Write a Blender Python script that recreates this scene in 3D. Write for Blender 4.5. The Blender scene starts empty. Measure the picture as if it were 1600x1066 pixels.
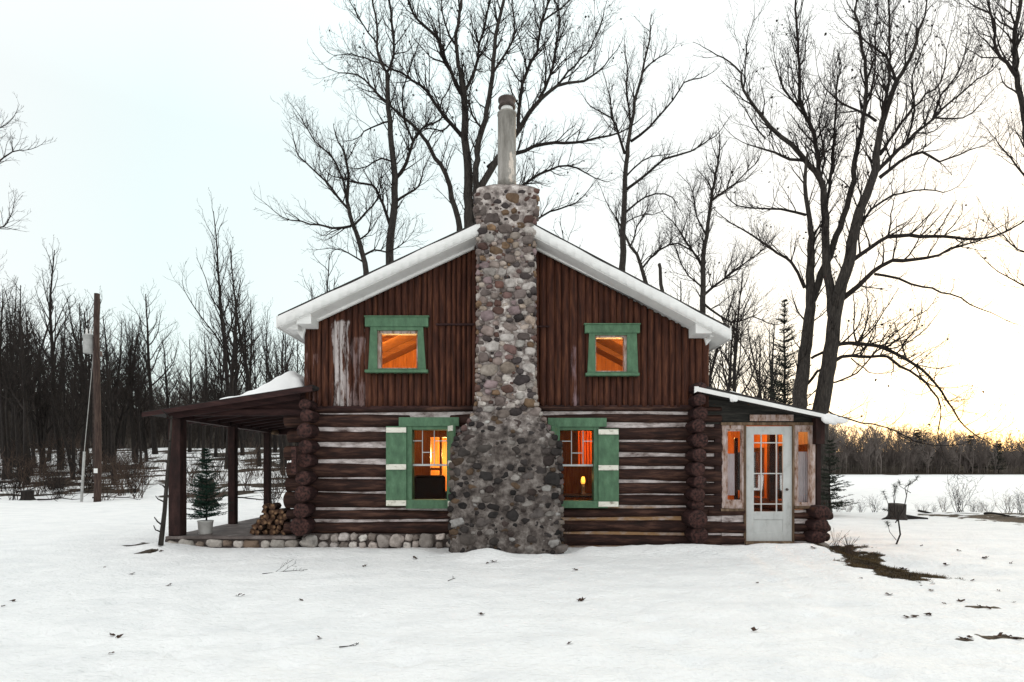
import bpy, math, random
import numpy as np
from mathutils import Vector, noise, Matrix
C = bpy.context.scene.collection
SC = bpy.context.scene
R = math.radians
# ------------------------------------------------------------------ camera
F = 945.0; CY = -10.5; CZ = 1.41; HOR = 728.0
cd = bpy.data.cameras.new('camera'); cam = bpy.data.objects.new('camera', cd); C.objects.link(cam)
cam.location = (0, CY, CZ); cam.rotation_euler = (R(90), 0, 0)
cd.lens = F*36/1600; cd.sensor_width = 36; cd.shift_y = (HOR-533)/1600; cd.clip_end = 2000; cd.clip_start = .05
SC.camera = cam
SC.view_settings.view_transform = 'Standard'; SC.view_settings.look = 'None'
SC.view_settings.exposure = 0.0; SC.view_settings.gamma = 1
# ------------------------------------------------------------------ world: dusk overcast
w = bpy.data.worlds.new('World'); SC.world = w; w.use_nodes = True
nt = w.node_tree; nt.nodes.clear(); N = nt.nodes.new; LK = nt.links.new
def mth(op, a, b=None, clamp=False):
    n = N('ShaderNodeMath'); n.operation = op; n.use_clamp = clamp
    for i, v in enumerate((a, b)):
        if v is None: continue
        if isinstance(v, (int, float)): n.inputs[i].default_value = v
        else: LK(v, n.inputs[i])
    return n.outputs[0]
out = N('ShaderNodeOutputWorld'); bg = N('ShaderNodeBackground'); bg2 = N('ShaderNodeBackground'); add = N('ShaderNodeAddShader')
sky = N('ShaderNodeTexSky'); sky.sky_type = 'NISHITA'; sky.sun_disc = False
SUN_EL, SUN_AZ = R(7), R(44)
sky.sun_elevation = SUN_EL; sky.sun_rotation = SUN_AZ; sky.dust_density = 2.0
LK(sky.outputs[0], bg.inputs[0]); bg.inputs[1].default_value = 0.05
tc = N('ShaderNodeTexCoord'); sep = N('ShaderNodeSeparateXYZ'); LK(tc.outputs['Generated'], sep.inputs[0])
dt = mth('ADD', mth('MULTIPLY', sep.outputs[0], .69), mth('MULTIPLY', sep.outputs[1], .72))
cr = N('ShaderNodeValToRGB'); LK(dt, cr.inputs[0]); e = cr.color_ramp.elements
e[0].position = .0; e[0].color = (.93, .925, .91, 1); e[1].position = 1.0; e[1].color = (.98, .95, .89, 1)
for p, c in ((.25, (.83, .94, .925, 1)), (.58, (.86, .955, .935, 1)), (.84, (.97, .975, .945, 1))):
    q = cr.color_ramp.elements.new(p); q.color = c
# peach glow low over the lake
lowf = mth('SUBTRACT', 1.0, mth('MULTIPLY', sep.outputs[2], 7.0), True)
azf = mth('MULTIPLY', mth('SUBTRACT', dt, .86), 9.0, True)
pe = mth('POWER', mth('MULTIPLY', lowf, azf), 1.6)
mx = N('ShaderNodeMix'); mx.data_type = 'RGBA'; LK(pe, mx.inputs[0]); LK(cr.outputs[0], mx.inputs[6]); mx.inputs[7].default_value = (.97, .72, .48, 1)
nz = N('ShaderNodeTexNoise'); nz.inputs['Scale'].default_value = 1.3; nz.inputs['Detail'].default_value = 4; LK(tc.outputs['Generated'], nz.inputs[0])
st = mth('ADD', mth('MULTIPLY', mth('SUBTRACT', nz.outputs[0], .5), .09), mth('ADD', .985, mth('MULTIPLY', mth('MAXIMUM', mth('SUBTRACT', sep.outputs[2], .45), 0.0), 1.15)))
LK(mx.outputs[2], bg2.inputs[0]); LK(st, bg2.inputs[1])
LK(bg.outputs[0], add.inputs[0]); LK(bg2.outputs[0], add.inputs[1]); LK(add.outputs[0], out.inputs[0])
sd = bpy.data.lights.new('sun', 'SUN'); sd.energy = 0.5; sd.angle = R(15); sd.color = (1, .82, .62)
so = bpy.data.objects.new('sun', sd); C.objects.link(so)
so.rotation_euler = (R(90)-SUN_EL, 0, R(180)-SUN_AZ+0)   # shines from behind right, low over the lake
so.location = (20, 20, 20)
# ------------------------------------------------------------------ helpers
def X(px, Y=0.0): return (px-800)/F*(Y-CY)
def Z(py, Y=0.0): return CZ+(HOR-py)/F*(Y-CY)
def P(px, py, Y=0.0): return Vector((X(px, Y), Y, Z(py, Y)))
def lin(c): return tuple(((v/255)/12.92 if v/255 <= .04045 else ((v/255+.055)/1.055)**2.4) for v in c)+(1,)
def sm(a, b, x):
    t = np.clip((x-a)/(b-a), 0, 1); return t*t*(3-2*t)
def vn(x, y, seed=0):
    ix = np.floor(x).astype(np.int64); iy = np.floor(y).astype(np.int64); fx = x-ix; fy = y-iy
    fx = fx*fx*(3-2*fx); fy = fy*fy*(3-2*fy)
    def h(i, j):
        n = (i*374761393+j*668265263+seed*1442695041) & 0xffffffff
        n = ((n ^ (n >> 13))*1274126177) & 0xffffffff
        return ((n ^ (n >> 16)) & 0xffff)/65535.0
    return (h(ix, iy)*(1-fx)+h(ix+1, iy)*fx)*(1-fy)+(h(ix, iy+1)*(1-fx)+h(ix+1, iy+1)*fx)*fy
def fbm(x, y, o=4, seed=0):
    s = 0; a = .5; t = 0
    for k in range(o):
        s = s+a*vn(x*2**k, y*2**k, seed+k); t += a; a *= .5
    return s/t
class MB:
    def __init__(s): s.v = []; s.q = []; s.t = []; s.c = []; s.n = 0; s.hc = False
    def add(s, v, q=None, t=None, col=None):
        v = np.asarray(v, dtype=np.float64).reshape(-1, 3)
        if q is not None and len(q): s.q.append(np.asarray(q, dtype=np.int64)+s.n)
        if t is not None and len(t): s.t.append(np.asarray(t, dtype=np.int64)+s.n)
        s.v.append(v); s.n += len(v)
        if col is not None: s.hc = True
        c = np.ones((len(v), 4)); c[:, :3] = (col[:3] if col is not None else (.5, .5, .5)); s.c.append(c)
    def box(s, x0, x1, y0, y1, z0, z1, col=None):
        v = [(x, y, z) for z in (z0, z1) for y in (y0, y1) for x in (x0, x1)]
        s.add(v, [(0, 2, 3, 1), (4, 5, 7, 6), (0, 1, 5, 4), (2, 6, 7, 3), (0, 4, 6, 2), (1, 3, 7, 5)], col=col)
    def prism(s, poly, y0, y1, ax=1):      # convex polygon in XZ (ax=1) or YZ (ax=0) extruded
        n = len(poly); v = []
        for d in (y0, y1):
            for a, b in poly: v.append((a, d, b) if ax == 1 else (d, a, b))
        q = [(i, (i+1) % n, n+(i+1) % n, n+i) for i in range(n)]
        t = [(0, i, i+1) for i in range(1, n-1)]+[(n, n+i+1, n+i) for i in range(1, n-1)]
        s.add(v, q, t)
    def tube(s, pts, rad, sides=6, cap=False, ell=None, col=None):
        p = np.array([tuple(a) for a in pts], dtype=float); r = np.array(rad, dtype=float); n = len(p)
        d = np.gradient(p, axis=0); d /= (np.linalg.norm(d, axis=1)[:, None]+1e-9)
        ref = np.array((0, 0, 1.)) if abs(d[:, 2]).mean() < .75 else np.array((1., 0, 0))
        u = np.cross(ref, d); u /= (np.linalg.norm(u, axis=1)[:, None]+1e-9); w_ = np.cross(d, u)
        a = np.arange(sides)/sides*2*math.pi
        v = p[:, None, :]+r[:, None, None]*(np.cos(a)[None, :, None]*u[:, None, :]+np.sin(a)[None, :, None]*w_[:, None, :])
        i = np.arange(n-1)[:, None]*sides; j = np.arange(sides)[None, :]; k = (j+1) % sides
        q = np.stack([i+j, i+k, i+sides+k, i+sides+j], -1).reshape(-1, 4)
        v = v.reshape(-1, 3); t = None
        if cap:
            v = np.vstack([v, p[:1], p[-1:]]); m = n*sides
            t = [(m, (b+1) % sides, b) for b in range(sides)]+[(m+1, m-sides+b, m-sides+(b+1) % sides) for b in range(sides)]
        s.add(v, q, t, col)
    def build(s, name, mat, parent=None, smooth=False, bevel=0, loc=None):
        me = bpy.data.meshes.new(name); v = np.concatenate(s.v)
        q = np.concatenate(s.q) if s.q else np.zeros((0, 4), int); t = np.concatenate(s.t) if s.t else np.zeros((0, 3), int)
        me.vertices.add(len(v)); me.vertices.foreach_set('co', v.astype(np.float32).ravel())
        me.loops.add(q.size+t.size); me.polygons.add(len(q)+len(t))
        me.loops.foreach_set('vertex_index', np.concatenate([q.ravel(), t.ravel()]).astype(np.int32))
        me.polygons.foreach_set('loop_start', np.concatenate([np.arange(len(q))*4, q.size+np.arange(len(t))*3]).astype(np.int32))
        me.polygons.foreach_set('use_smooth', np.full(len(q)+len(t), bool(smooth)))
        me.update(calc_edges=True); me.validate()
        if s.hc:
            at = me.color_attributes.new('col', 'FLOAT_COLOR', 'POINT'); at.data.foreach_set('color', np.concatenate(s.c).astype(np.float32).ravel())
        o = bpy.data.objects.new(name, me); C.objects.link(o); me.materials.append(mat)
        if parent: o.parent = parent
        if loc: o.location = loc
        if bevel:
            m = o.modifiers.new('bevel', 'BEVEL'); m.width = bevel; m.segments = 2; m.limit_method = 'ANGLE'
        return o
def tag(o, label, cat, group=None, kind=None):
    if label: o['label'] = label
    if cat: o['category'] = cat
    if group: o['group'] = group
    if kind: o['kind'] = kind
    return o
def thing(name, label, cat, loc=(0, 0, 0), rz=0, group=None):
    o = bpy.data.objects.new(name, None); C.objects.link(o); o.location = loc; o.rotation_euler = (0, 0, rz); o.empty_display_size = .2
    return tag(o, label, cat, group)
def copy_thing(root, loc, rz=0, scale=1.0, label=None, group=None):
    r = root.copy(); C.objects.link(r); r.location = loc; r.rotation_euler = (0, 0, rz)
    r.scale = (scale,)*3 if isinstance(scale, (int, float)) else scale
    if label: r['label'] = label
    if group: r['group'] = group
    for ch in list(root.children):
        c = ch.copy(); C.objects.link(c); c.parent = r
        for g in ch.children:
            d = g.copy(); C.objects.link(d); d.parent = c
    return r
# ------------------------------------------------------------------ materials
def mat(name, stops, scale=5, stretch=(1, 1, 1), detail=6, rough=.8, bump=.3, bscale=None, bdist=.02, spec=.3, metal=0, usecol=False, coord='Object', extra=None):
    m = bpy.data.materials.new(name); m.use_nodes = True; t = m.node_tree; n = t.nodes; l = t.links; b = n['Principled BSDF']
    b.inputs['Roughness'].default_value = rough; b.inputs['Specular IOR Level'].default_value = spec; b.inputs['Metallic'].default_value = metal
    tc = n.new('ShaderNodeTexCoord'); mp = n.new('ShaderNodeMapping'); mp.inputs['Scale'].default_value = stretch
    l.new(tc.outputs[coord], mp.inputs[0])
    no = n.new('ShaderNodeTexNoise'); no.inputs['Scale'].default_value = scale; no.inputs['Detail'].default_value = detail; no.inputs['Roughness'].default_value = .65
    l.new(mp.outputs[0], no.inputs[0])
    r = n.new('ShaderNodeValToRGB'); l.new(no.outputs[0], r.inputs[0]); el = r.color_ramp.elements
    while len(el) > 1: el.remove(el[-1])
    el[0].position = stops[0][0]; el[0].color = lin(stops[0][1])
    for p_, c_ in stops[1:]:
        q_ = el.new(p_); q_.color = lin(c_)
    col = r.outputs[0]
    if usecol:
        at = n.new('ShaderNodeVertexColor'); at.layer_name = 'col'
        mm = n.new('ShaderNodeMix'); mm.data_type = 'RGBA'; mm.blend_type = 'MULTIPLY'; mm.inputs[0].default_value = 1
        l.new(at.outputs[0], mm.inputs[6]); l.new(col, mm.inputs[7]); col = mm.outputs[2]
    if extra: col = extra(t, col, tc)
    l.new(col, b.inputs['Base Color'])
    if bump:
        n2 = n.new('ShaderNodeTexNoise'); n2.inputs['Scale'].default_value = bscale or scale*3; n2.inputs['Detail'].default_value = 5; l.new(mp.outputs[0], n2.inputs[0])
        bp = n.new('ShaderNodeBump'); bp.inputs['Strength'].default_value = bump; bp.inputs['Distance'].default_value = bdist
        l.new(n2.outputs[0], bp.inputs['Height']); l.new(bp.outputs[0], b.inputs['Normal'])
    return m
def box_mask(t, tc, x0, x1, z0, z1, soft, nsc, stretch=(1, 1, 1), thr=(.45, .6)):
    """soft rectangle in object XZ times a noise: a patch of peeled paint with its own shape"""
    n = t.nodes; l = t.links
    def M(op, a, b=None, cl=False):
        k = n.new('ShaderNodeMath'); k.operation = op; k.use_clamp = cl
        for i, v in enumerate((a, b)):
            if v is None: continue
            if isinstance(v, (int, float)): k.inputs[i].default_value = v
            else: l.new(v, k.inputs[i])
        return k.outputs[0]
    s = n.new('ShaderNodeSeparateXYZ'); l.new(tc.outputs['Object'], s.inputs[0])
    def rng(o, a, b):
        u = M('MULTIPLY', M('SUBTRACT', o, a), 1/soft, True); v = M('MULTIPLY', M('SUBTRACT', b, o), 1/soft, True); return M('MULTIPLY', u, v)
    mk = M('MULTIPLY', rng(s.outputs[0], x0, x1), rng(s.outputs[2], z0, z1))
    mp = n.new('ShaderNodeMapping'); mp.inputs['Scale'].default_value = stretch; l.new(tc.outputs['Object'], mp.inputs[0])
    no = n.new('ShaderNodeTexNoise'); no.inputs['Scale'].default_value = nsc; no.inputs['Detail'].default_value = 8; no.inputs['Roughness'].default_value = .75; l.new(mp.outputs[0], no.inputs[0])
    v = M('ADD', M('MULTIPLY', mk, .42), no.outputs[0])
    return M('MULTIPLY', M('SUBTRACT', v, thr[0]), 1/(thr[1]-thr[0]), True)
def blend(t, col, fac, c2):
    mm = t.nodes.new('ShaderNodeMix'); mm.data_type = 'RGBA'; t.links.new(fac, mm.inputs[0]); t.links.new(col, mm.inputs[6])
    if isinstance(c2, tuple): mm.inputs[7].default_value = lin(c2)
    else: t.links.new(c2, mm.inputs[7])
    return mm.outputs[2]
# peeled patches on the vertical siding
def siding_extra(t, col, tc):
    for (a, b_, c, d, c2, th) in ((510, 560, 660, 490, (192, 184, 182), (.84, .95)), (525, 585, 680, 515, (140, 120, 118), (.88, 1.04)), (884, 912, 690, 530, (140, 116, 120), (.80, .98)), (832, 850, 590, 390, (185, 175, 172), (.86, .98)), (466, 512, 680, 540, (120, 92, 88), (.92, 1.02)), (560, 585, 600, 500, (190, 180, 178), (.88, .95))):
        f = box_mask(t, tc, X(a), X(b_), Z(c), Z(d), .16, 3.4, (3.5, 1, .45), th); col = blend(t, col, f, c2)
    return col
def wood(name, a, b, c, stretch, rough=.8, bump=.5, extra=None, scale=4):
    return mat(name, [(.3, a), (.5, b), (.72, c)], scale, stretch, 8, rough, bump, scale*4, .012, .25, extra=extra)
M = {}
LA, LB, LC = (22, 13, 11), (50, 31, 26), (96, 68, 56)
M['logx'] = wood('dark stained log', LA, LB, LC, (.6, 3, 4))
def endgrain(t, col, tc):
    n = t.nodes; l = t.links; s = n.new('ShaderNodeSeparateXYZ'); l.new(tc.outputs['Normal'], s.inputs[0])
    mr = n.new('ShaderNodeMapRange'); l.new(s.outputs[1], mr.inputs[0]); mr.inputs[1].default_value = -.6; mr.inputs[2].default_value = -.9
    no = n.new('ShaderNodeTexNoise'); no.inputs['Scale'].default_value = 26; no.inputs['Detail'].default_value = 8; l.new(tc.outputs['Object'], no.inputs[0])
    r = n.new('ShaderNodeValToRGB'); l.new(no.outputs[0], r.inputs[0]); e = r.color_ramp.elements; e[0].position = .35; e[0].color = lin((28, 17, 16)); e[1].position = .72; e[1].color = lin((86, 56, 51))
    return blend(t, col, mr.outputs[0], r.outputs[0])
M['logy'] = wood('dark stained side log', (22, 13, 13), (46, 27, 26), (76, 50, 47), (4, .6, 4), extra=None)
M['logy'] = wood('dark stained side log with cut ends', (22, 13, 13), (46, 27, 26), (76, 50, 47), (4, .6, 4), extra=endgrain)
M['siding'] = wood('red brown vertical siding', (36, 19, 14), (70, 39, 28), (106, 66, 46), (5, 3, .5), extra=siding_extra)
M['dark'] = wood('dark brown timber', (28, 17, 16), (44, 27, 25), (66, 44, 40), (2, 2, .7))
M['darkx'] = wood('dark brown board', (30, 17, 17), (50, 30, 29), (72, 48, 44), (.6, 3, 4))
M['gablebd'] = wood('blackish green boards', (24, 24, 22), (44, 43, 40), (74, 70, 64), (.6, 3, 6))
def chink_extra(t, col, tc):
    f = box_mask(t, tc, X(830), X(1100), Z(870), Z(780), .2, 2.0, (1, 1, 2), (.74, .95))
    return blend(t, col, f, (168, 132, 96))
M['chink'] = mat('white chinking', [(.32, (88, 72, 68)), (.43, (168, 156, 153)), (.56, (216, 206, 204)), (.7, (232, 226, 224))], 3.6, (1, 1, 3), 9, .9, .8, 14, .02, extra=chink_extra)
M['green'] = mat('weathered green paint', [(.25, (62, 88, 68)), (.55, (84, 118, 90)), (.8, (106, 140, 112))], 5, (2, 2, 1), 8, .6, .25, 40, .004)
M['whitep'] = mat('white paint', [(.2, (196, 194, 191)), (.36, (226, 225, 223)), (.7, (240, 240, 238))], 3, (1, 1, 3), 8, .55, .25, 22, .006)
M['batten'] = mat('chipped white paint', [(.3, (150, 145, 130)), (.45, (222, 219, 206)), (.7, (236, 234, 224))], 9, (1, 1, 2), 8, .6, .3, 40, .004)
M['door'] = mat('pale grey paint', [(.2, (150, 150, 146)), (.45, (190, 192, 190)), (.8, (206, 208, 206))], 4, (2, 2, 1), 8, .5, .2, 30, .004)
M['peel'] = mat('peeling pink white paint on wood', [(.36, (110, 74, 50)), (.46, (160, 136, 124)), (.7, (204, 190, 188))], 6, (3, 3, 1), 9, .7, .5, 24, .006)
M['rawwood'] = wood('bare tan wood', (70, 54, 42), (106, 86, 68), (146, 124, 102), (4, 4, .6))
M['shingle'] = mat('dark roofing', [(.3, (30, 28, 28)), (.7, (66, 62, 60))], 12, (1, 1, 1), 6, .9, .5)
M['mortar'] = None
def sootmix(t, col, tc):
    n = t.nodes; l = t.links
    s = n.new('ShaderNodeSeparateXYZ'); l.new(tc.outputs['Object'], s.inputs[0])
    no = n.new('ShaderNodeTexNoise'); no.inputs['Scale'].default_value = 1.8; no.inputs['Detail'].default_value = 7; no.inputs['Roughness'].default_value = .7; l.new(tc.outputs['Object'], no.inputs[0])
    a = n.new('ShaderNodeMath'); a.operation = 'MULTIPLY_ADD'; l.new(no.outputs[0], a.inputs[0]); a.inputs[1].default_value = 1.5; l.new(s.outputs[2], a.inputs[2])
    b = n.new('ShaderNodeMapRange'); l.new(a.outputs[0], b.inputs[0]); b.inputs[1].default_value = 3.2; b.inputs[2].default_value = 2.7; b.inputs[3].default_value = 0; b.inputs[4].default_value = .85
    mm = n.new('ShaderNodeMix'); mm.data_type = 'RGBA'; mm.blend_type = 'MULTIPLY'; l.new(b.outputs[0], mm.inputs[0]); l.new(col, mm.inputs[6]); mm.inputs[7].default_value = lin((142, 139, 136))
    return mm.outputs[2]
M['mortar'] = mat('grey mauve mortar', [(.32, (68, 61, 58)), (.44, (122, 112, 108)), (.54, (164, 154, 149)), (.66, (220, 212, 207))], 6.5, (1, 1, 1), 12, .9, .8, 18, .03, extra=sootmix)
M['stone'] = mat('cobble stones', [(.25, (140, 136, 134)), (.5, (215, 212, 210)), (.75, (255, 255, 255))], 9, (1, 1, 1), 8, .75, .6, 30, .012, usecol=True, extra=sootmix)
M['pebble'] = mat('pale foundation cobbles', [(.25, (150, 148, 146)), (.5, (220, 218, 216)), (.75, (255, 255, 255))], 9, (1, 1, 1), 8, .75, .5, 30, .01, usecol=True)
M['cement'] = mat('grey cement', [(.3, (66, 58, 55)), (.7, (116, 106, 102))], 6, (1, 1, 1), 8, .9, .6, 25, .01)
M['porchfloor'] = mat('worn cement floor', [(.3, (70, 62, 60)), (.55, (112, 102, 98)), (.75, (160, 152, 148))], 3, (1, 1, 1), 8, .7, .3, 20, .008)
def rust(t, col, tc):
    f = box_mask(t, tc, -.13, .05, 0, .75, .12, 4, (3, 3, 1), (.92, 1.0)); col = blend(t, col, f, (86, 50, 36))
    f = box_mask(t, tc, -.05, .2, .0, .7, .12, 5, (3, 3, 1), (.82, .9)); return blend(t, col, f, (205, 192, 180))
M['flue'] = mat('galvanised flue', [(.3, (112, 108, 102)), (.7, (160, 156, 150))], 5, (3, 3, .6), 6, .5, .1, extra=rust, metal=.3)
M['fluecap'] = mat('sooty metal', [(.3, (60, 52, 50)), (.7, (105, 92, 88))], 8, rough=.6, bump=.2, metal=.4)
M['bark'] = mat('grey bark', [(.3, (34, 31, 29)), (.55, (62, 57, 53)), (.8, (92, 86, 80))], 5, (5, 5, 1), 8, .95, .8, 18, .03)
M['bark2'] = mat('dark bark', [(.3, (24, 21, 20)), (.7, (52, 46, 43))], 4, (4, 4, 1), 6, .95, .5, 12, .03)
M['twig'] = mat('twigs', [(.3, (26, 22, 20)), (.7, (48, 41, 38))], 3, detail=2, rough=.95, bump=0)
M['twigw'] = mat('warm brown twigs', [(.3, (58, 46, 40)), (.7, (92, 76, 66))], 1, detail=2, rough=.95, bump=0)
M['farwood'] = mat('hazed grey brown far trunks', [(.3, (78, 70, 66)), (.5, (106, 97, 92)), (.7, (136, 127, 121))], .35, (1, 1, .3), 4, .95, 0)  # distance haze is put into this paler grey, no volume used
M['farleft'] = mat('dark brown far trunks', [(.3, (44, 38, 35)), (.5, (62, 55, 51)), (.7, (88, 80, 75))], .35, (1, 1, .3), 4, .95, 0)
M['spruce'] = mat('spruce needles', [(.3, (12, 34, 26)), (.7, (32, 66, 50))], 4, detail=3, rough=.8, bump=0)
M['pine'] = mat('dark conifer needles', [(.3, (30, 35, 29)), (.7, (56, 62, 50))], 2, detail=3, rough=.85, bump=0)  # needle colour lightened to paint haze on the far shore conifers
M['leaf'] = mat('dead leaves', [(.3, (44, 30, 24)), (.7, (78, 54, 40))], 30, detail=3, rough=.9, bump=.2)
M['bucket'] = mat('white plastic bucket', [(.3, (178, 176, 172)), (.7, (214, 212, 208))], 5, rough=.4, bump=.1, bscale=9)
M['metal'] = mat('light grey painted steel', [(.3, (150, 150, 148)), (.7, (196, 196, 194))], 4, rough=.5, bump=.1)
M['pole'] = wood('brown creosoted pole', (42, 32, 29), (64, 50, 45), (92, 76, 68), (4, 4, .5))
M['split'] = mat('split firewood', [(.35, (50, 34, 26)), (.5, (92, 66, 48)), (.72, (160, 128, 96))], 5, (2, 2, 2), 6, .85, .5, 30, .006)
M['fwbark'] = mat('firewood bark', [(.3, (40, 30, 26)), (.7, (80, 62, 52))], 9, (2, 1, 2), 6, .9, .7)
M['grass'] = mat('dry brown grass', [(.3, (44, 35, 22)), (.7, (92, 74, 46))], 2, detail=3, rough=.95, bump=0)
M['intwood'] = wood('orange varnished boards', (118, 66, 26), (166, 98, 42), (198, 126, 60), (8, 8, .6), .5, .2)
M['intdark'] = wood('dark interior wood', (30, 17, 12), (44, 26, 18), (66, 40, 28), (2, 2, 2), .5, .1)
M['ceilshaded'] = wood('shade darkened ceiling boards', (84, 48, 24), (118, 72, 38), (150, 98, 54), (.6, 6, 6), .6, .2)  # dimness of the sloped ceiling painted as a darker tone of the wall boards
M['snowroof'] = mat('old snow', [(.3, (232, 232, 232)), (.7, (244, 243, 242))], 3, rough=.8, bump=.4, bscale=30, bdist=.01)
def emis(name, c, s):
    m = bpy.data.materials.new(name); m.use_nodes = True; b = m.node_tree.nodes['Principled BSDF']
    b.inputs['Base Color'].default_value = lin(c); b.inputs['Emission Color'].default_value = lin(c); b.inputs['Emission Strength'].default_value = s
    return m
M['shade'] = emis('lit lamp shade', (255, 178, 70), 1.3)
def glassmat():
    m = bpy.data.materials.new('window glass'); m.use_nodes = True; t = m.node_tree; n = t.nodes; l = t.links; n.clear()
    o = n.new('ShaderNodeOutputMaterial'); tr = n.new('ShaderNodeBsdfTransparent'); gl = n.new('ShaderNodeBsdfGlossy'); gl.inputs['Roughness'].default_value = .04
    tr.inputs[0].default_value = (.93, .93, .93, 1); fr = n.new('ShaderNodeLayerWeight'); fr.inputs[0].default_value = .18
    no = n.new('ShaderNodeTexNoise'); no.inputs['Scale'].default_value = 2.5; bp = n.new('ShaderNodeBump'); bp.inputs['Strength'].default_value = .05; l.new(no.outputs[0], bp.inputs['Height']); l.new(bp.outputs[0], gl.inputs['Normal'])
    mp = n.new('ShaderNodeMath'); mp.operation = 'MULTIPLY_ADD'; mp.inputs[1].default_value = .9; mp.inputs[2].default_value = .015; mp.inputs[1].default_value = .35; mp.inputs[2].default_value = .0; l.new(fr.outputs['Fresnel'], mp.inputs[0])
    mx = n.new('ShaderNodeMixShader'); l.new(mp.outputs[0], mx.inputs[0]); l.new(tr.outputs[0], mx.inputs[1]); l.new(gl.outputs[0], mx.inputs[2]); l.new(mx.outputs[0], o.inputs[0])
    return m
M['glass'] = glassmat()
def curtain_mat():
    m = bpy.data.materials.new('orange curtain'); m.use_nodes = True; t = m.node_tree; n = t.nodes; n.clear(); l = t.links
    o = n.new('ShaderNodeOutputMaterial'); a = n.new('ShaderNodeBsdfDiffuse'); b = n.new('ShaderNodeBsdfTranslucent'); mx = n.new('ShaderNodeMixShader')
    for k in (a, b): k.inputs[0].default_value = lin((225, 110, 50))
    mx.inputs[0].default_value = .6; l.new(a.outputs[0], mx.inputs[1]); l.new(b.outputs[0], mx.inputs[2]); l.new(mx.outputs[0], o.inputs[0]); return m
M['curtain'] = curtain_mat()
# ------------------------------------------------------------------ terrain
def PG(px, py, z=0.0):      # ground point seen at a pixel
    d = (CZ-z)*F/(py-HOR); return ((px-800)/F*d, CY+d)
PATCH = [(PG(1430, 963), .05, .02), (PG(1530, 952), .16, .03), (PG(1505, 1000), .06, .02), (PG(1562, 995), .14, .025), (PG(245, 852), .45, .16), (PG(232, 866, 0), .18, .06), (PG(1590, 812), 1.0, .8), (PG(1548, 800), .7, .5), (PG(1470, 806), .6, .2), (PG(1445, 895), .28, .1)]
def height(x, y):
    x = np.asarray(x, float); y = np.asarray(y, float)
    left = sm(2, -10, x+np.clip(y-20, 0, 60)*.12)
    h = left*(sm(13, 30, y)*1.2+sm(26, 48, y)*1.9)
    right = sm(4, 9, x)
    h = h-right*sm(6.5, 10.5, y)*.42+right*.12*np.exp(-((y-8.2)/.9)**2)
    land = 1-right*sm(9, 11, y)*(1-sm(112, 116, y))
    h = h+land*(fbm(x*.22, y*.22, 3, 3)-.5)*.22*sm(6, 14, np.abs(y-3)+np.abs(x)*.3)
    h = h+land*((fbm(x*.9, y*.9, 4, 9)-.5)*.065+(fbm(x*2.2+y*.8, y*5.5-x*1.1, 4, 21)-.5)*.030+(fbm(x*3.2, y*3.8, 3, 71)-.5)*.034+(fbm(x*9, y*11, 2, 61)-.5)*.014+(fbm(x*.8, y*2.6, 3, 41)-.5)*.03)
    # banks against the house
    e = fbm(x*1.3, y*1.3, 3, 5)
    h = h+.13*sm(.9, 1.3, x)*sm(5.35, 4.9, x)*np.exp(-((y+.75)/.42)**2)*(.6+.8*e)
    h = h+.15*np.exp(-((x+.38)/.42)**2-((y+1.25)/.35)**2)*(.7+.6*e)+.07*np.exp(-((x-.45)/.3)**2-((y+1.3)/.3)**2)
    h = h+.05*sm(-1.1, -1.6, x)*sm(-6.2, -5.6, x)*np.exp(-((y+.7)/.5)**2)
    h = h-.10*np.exp(-((x-5.75)/.45)**2)*sm(-3.2, -2, y)*sm(1.5, 0, y)
    h = h+.12*np.exp(-((x+5.95)/.5)**2-((y+.35)/.4)**2)
    # footprints at left
    for (px, py) in ((170, 885), (255, 960), (235, 975), (340, 955), (262, 1010), (300, 985), (360, 945), (130, 935), (215, 915), (190, 940), (285, 1020), (320, 1000), (330, 1040), (1210, 905), (1240, 930), (1270, 960), (100, 905), (118, 950), (142, 1000), (160, 1040), (60, 890), (30, 915), (420, 1005), (455, 1035), (395, 975), (560, 960), (590, 1000), (640, 1030), (1050, 1000), (1085, 1035), (1020, 965), (1330, 985), (1350, 1020), (1370, 1050), (90, 1030), (70, 985), (205, 1050)):
        a, b = PG(px, py); h = h-.05*np.exp(-(((x-a)/.10)**2+((y-b)/.085)**2)**1.5)+.014*np.exp(-((x-a-.12)/.12)**2-((y-b+.1)/.1)**2)
    inside = sm(-3.75, -3.6, x)*sm(5.3, 5.1, x)*sm(-.02, .12, y)*sm(6.9, 6.7, y)
    h = h*(1-inside)-.12*inside
    # hills
    hr = sm(112, 119, y)*.5+sm(117, 150, y)*(5.2+1.4*(fbm(x*.02, y*.02, 2, 8)-.5))
    h = h+sm(5, 30, x+0*y)*hr
    hl = sm(56, 108, y)*(9.5+2.5*(fbm(x*.02+5, y*.02, 2, 18)-.5))
    h = h+sm(20, -10, x)*hl
    return h
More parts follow.
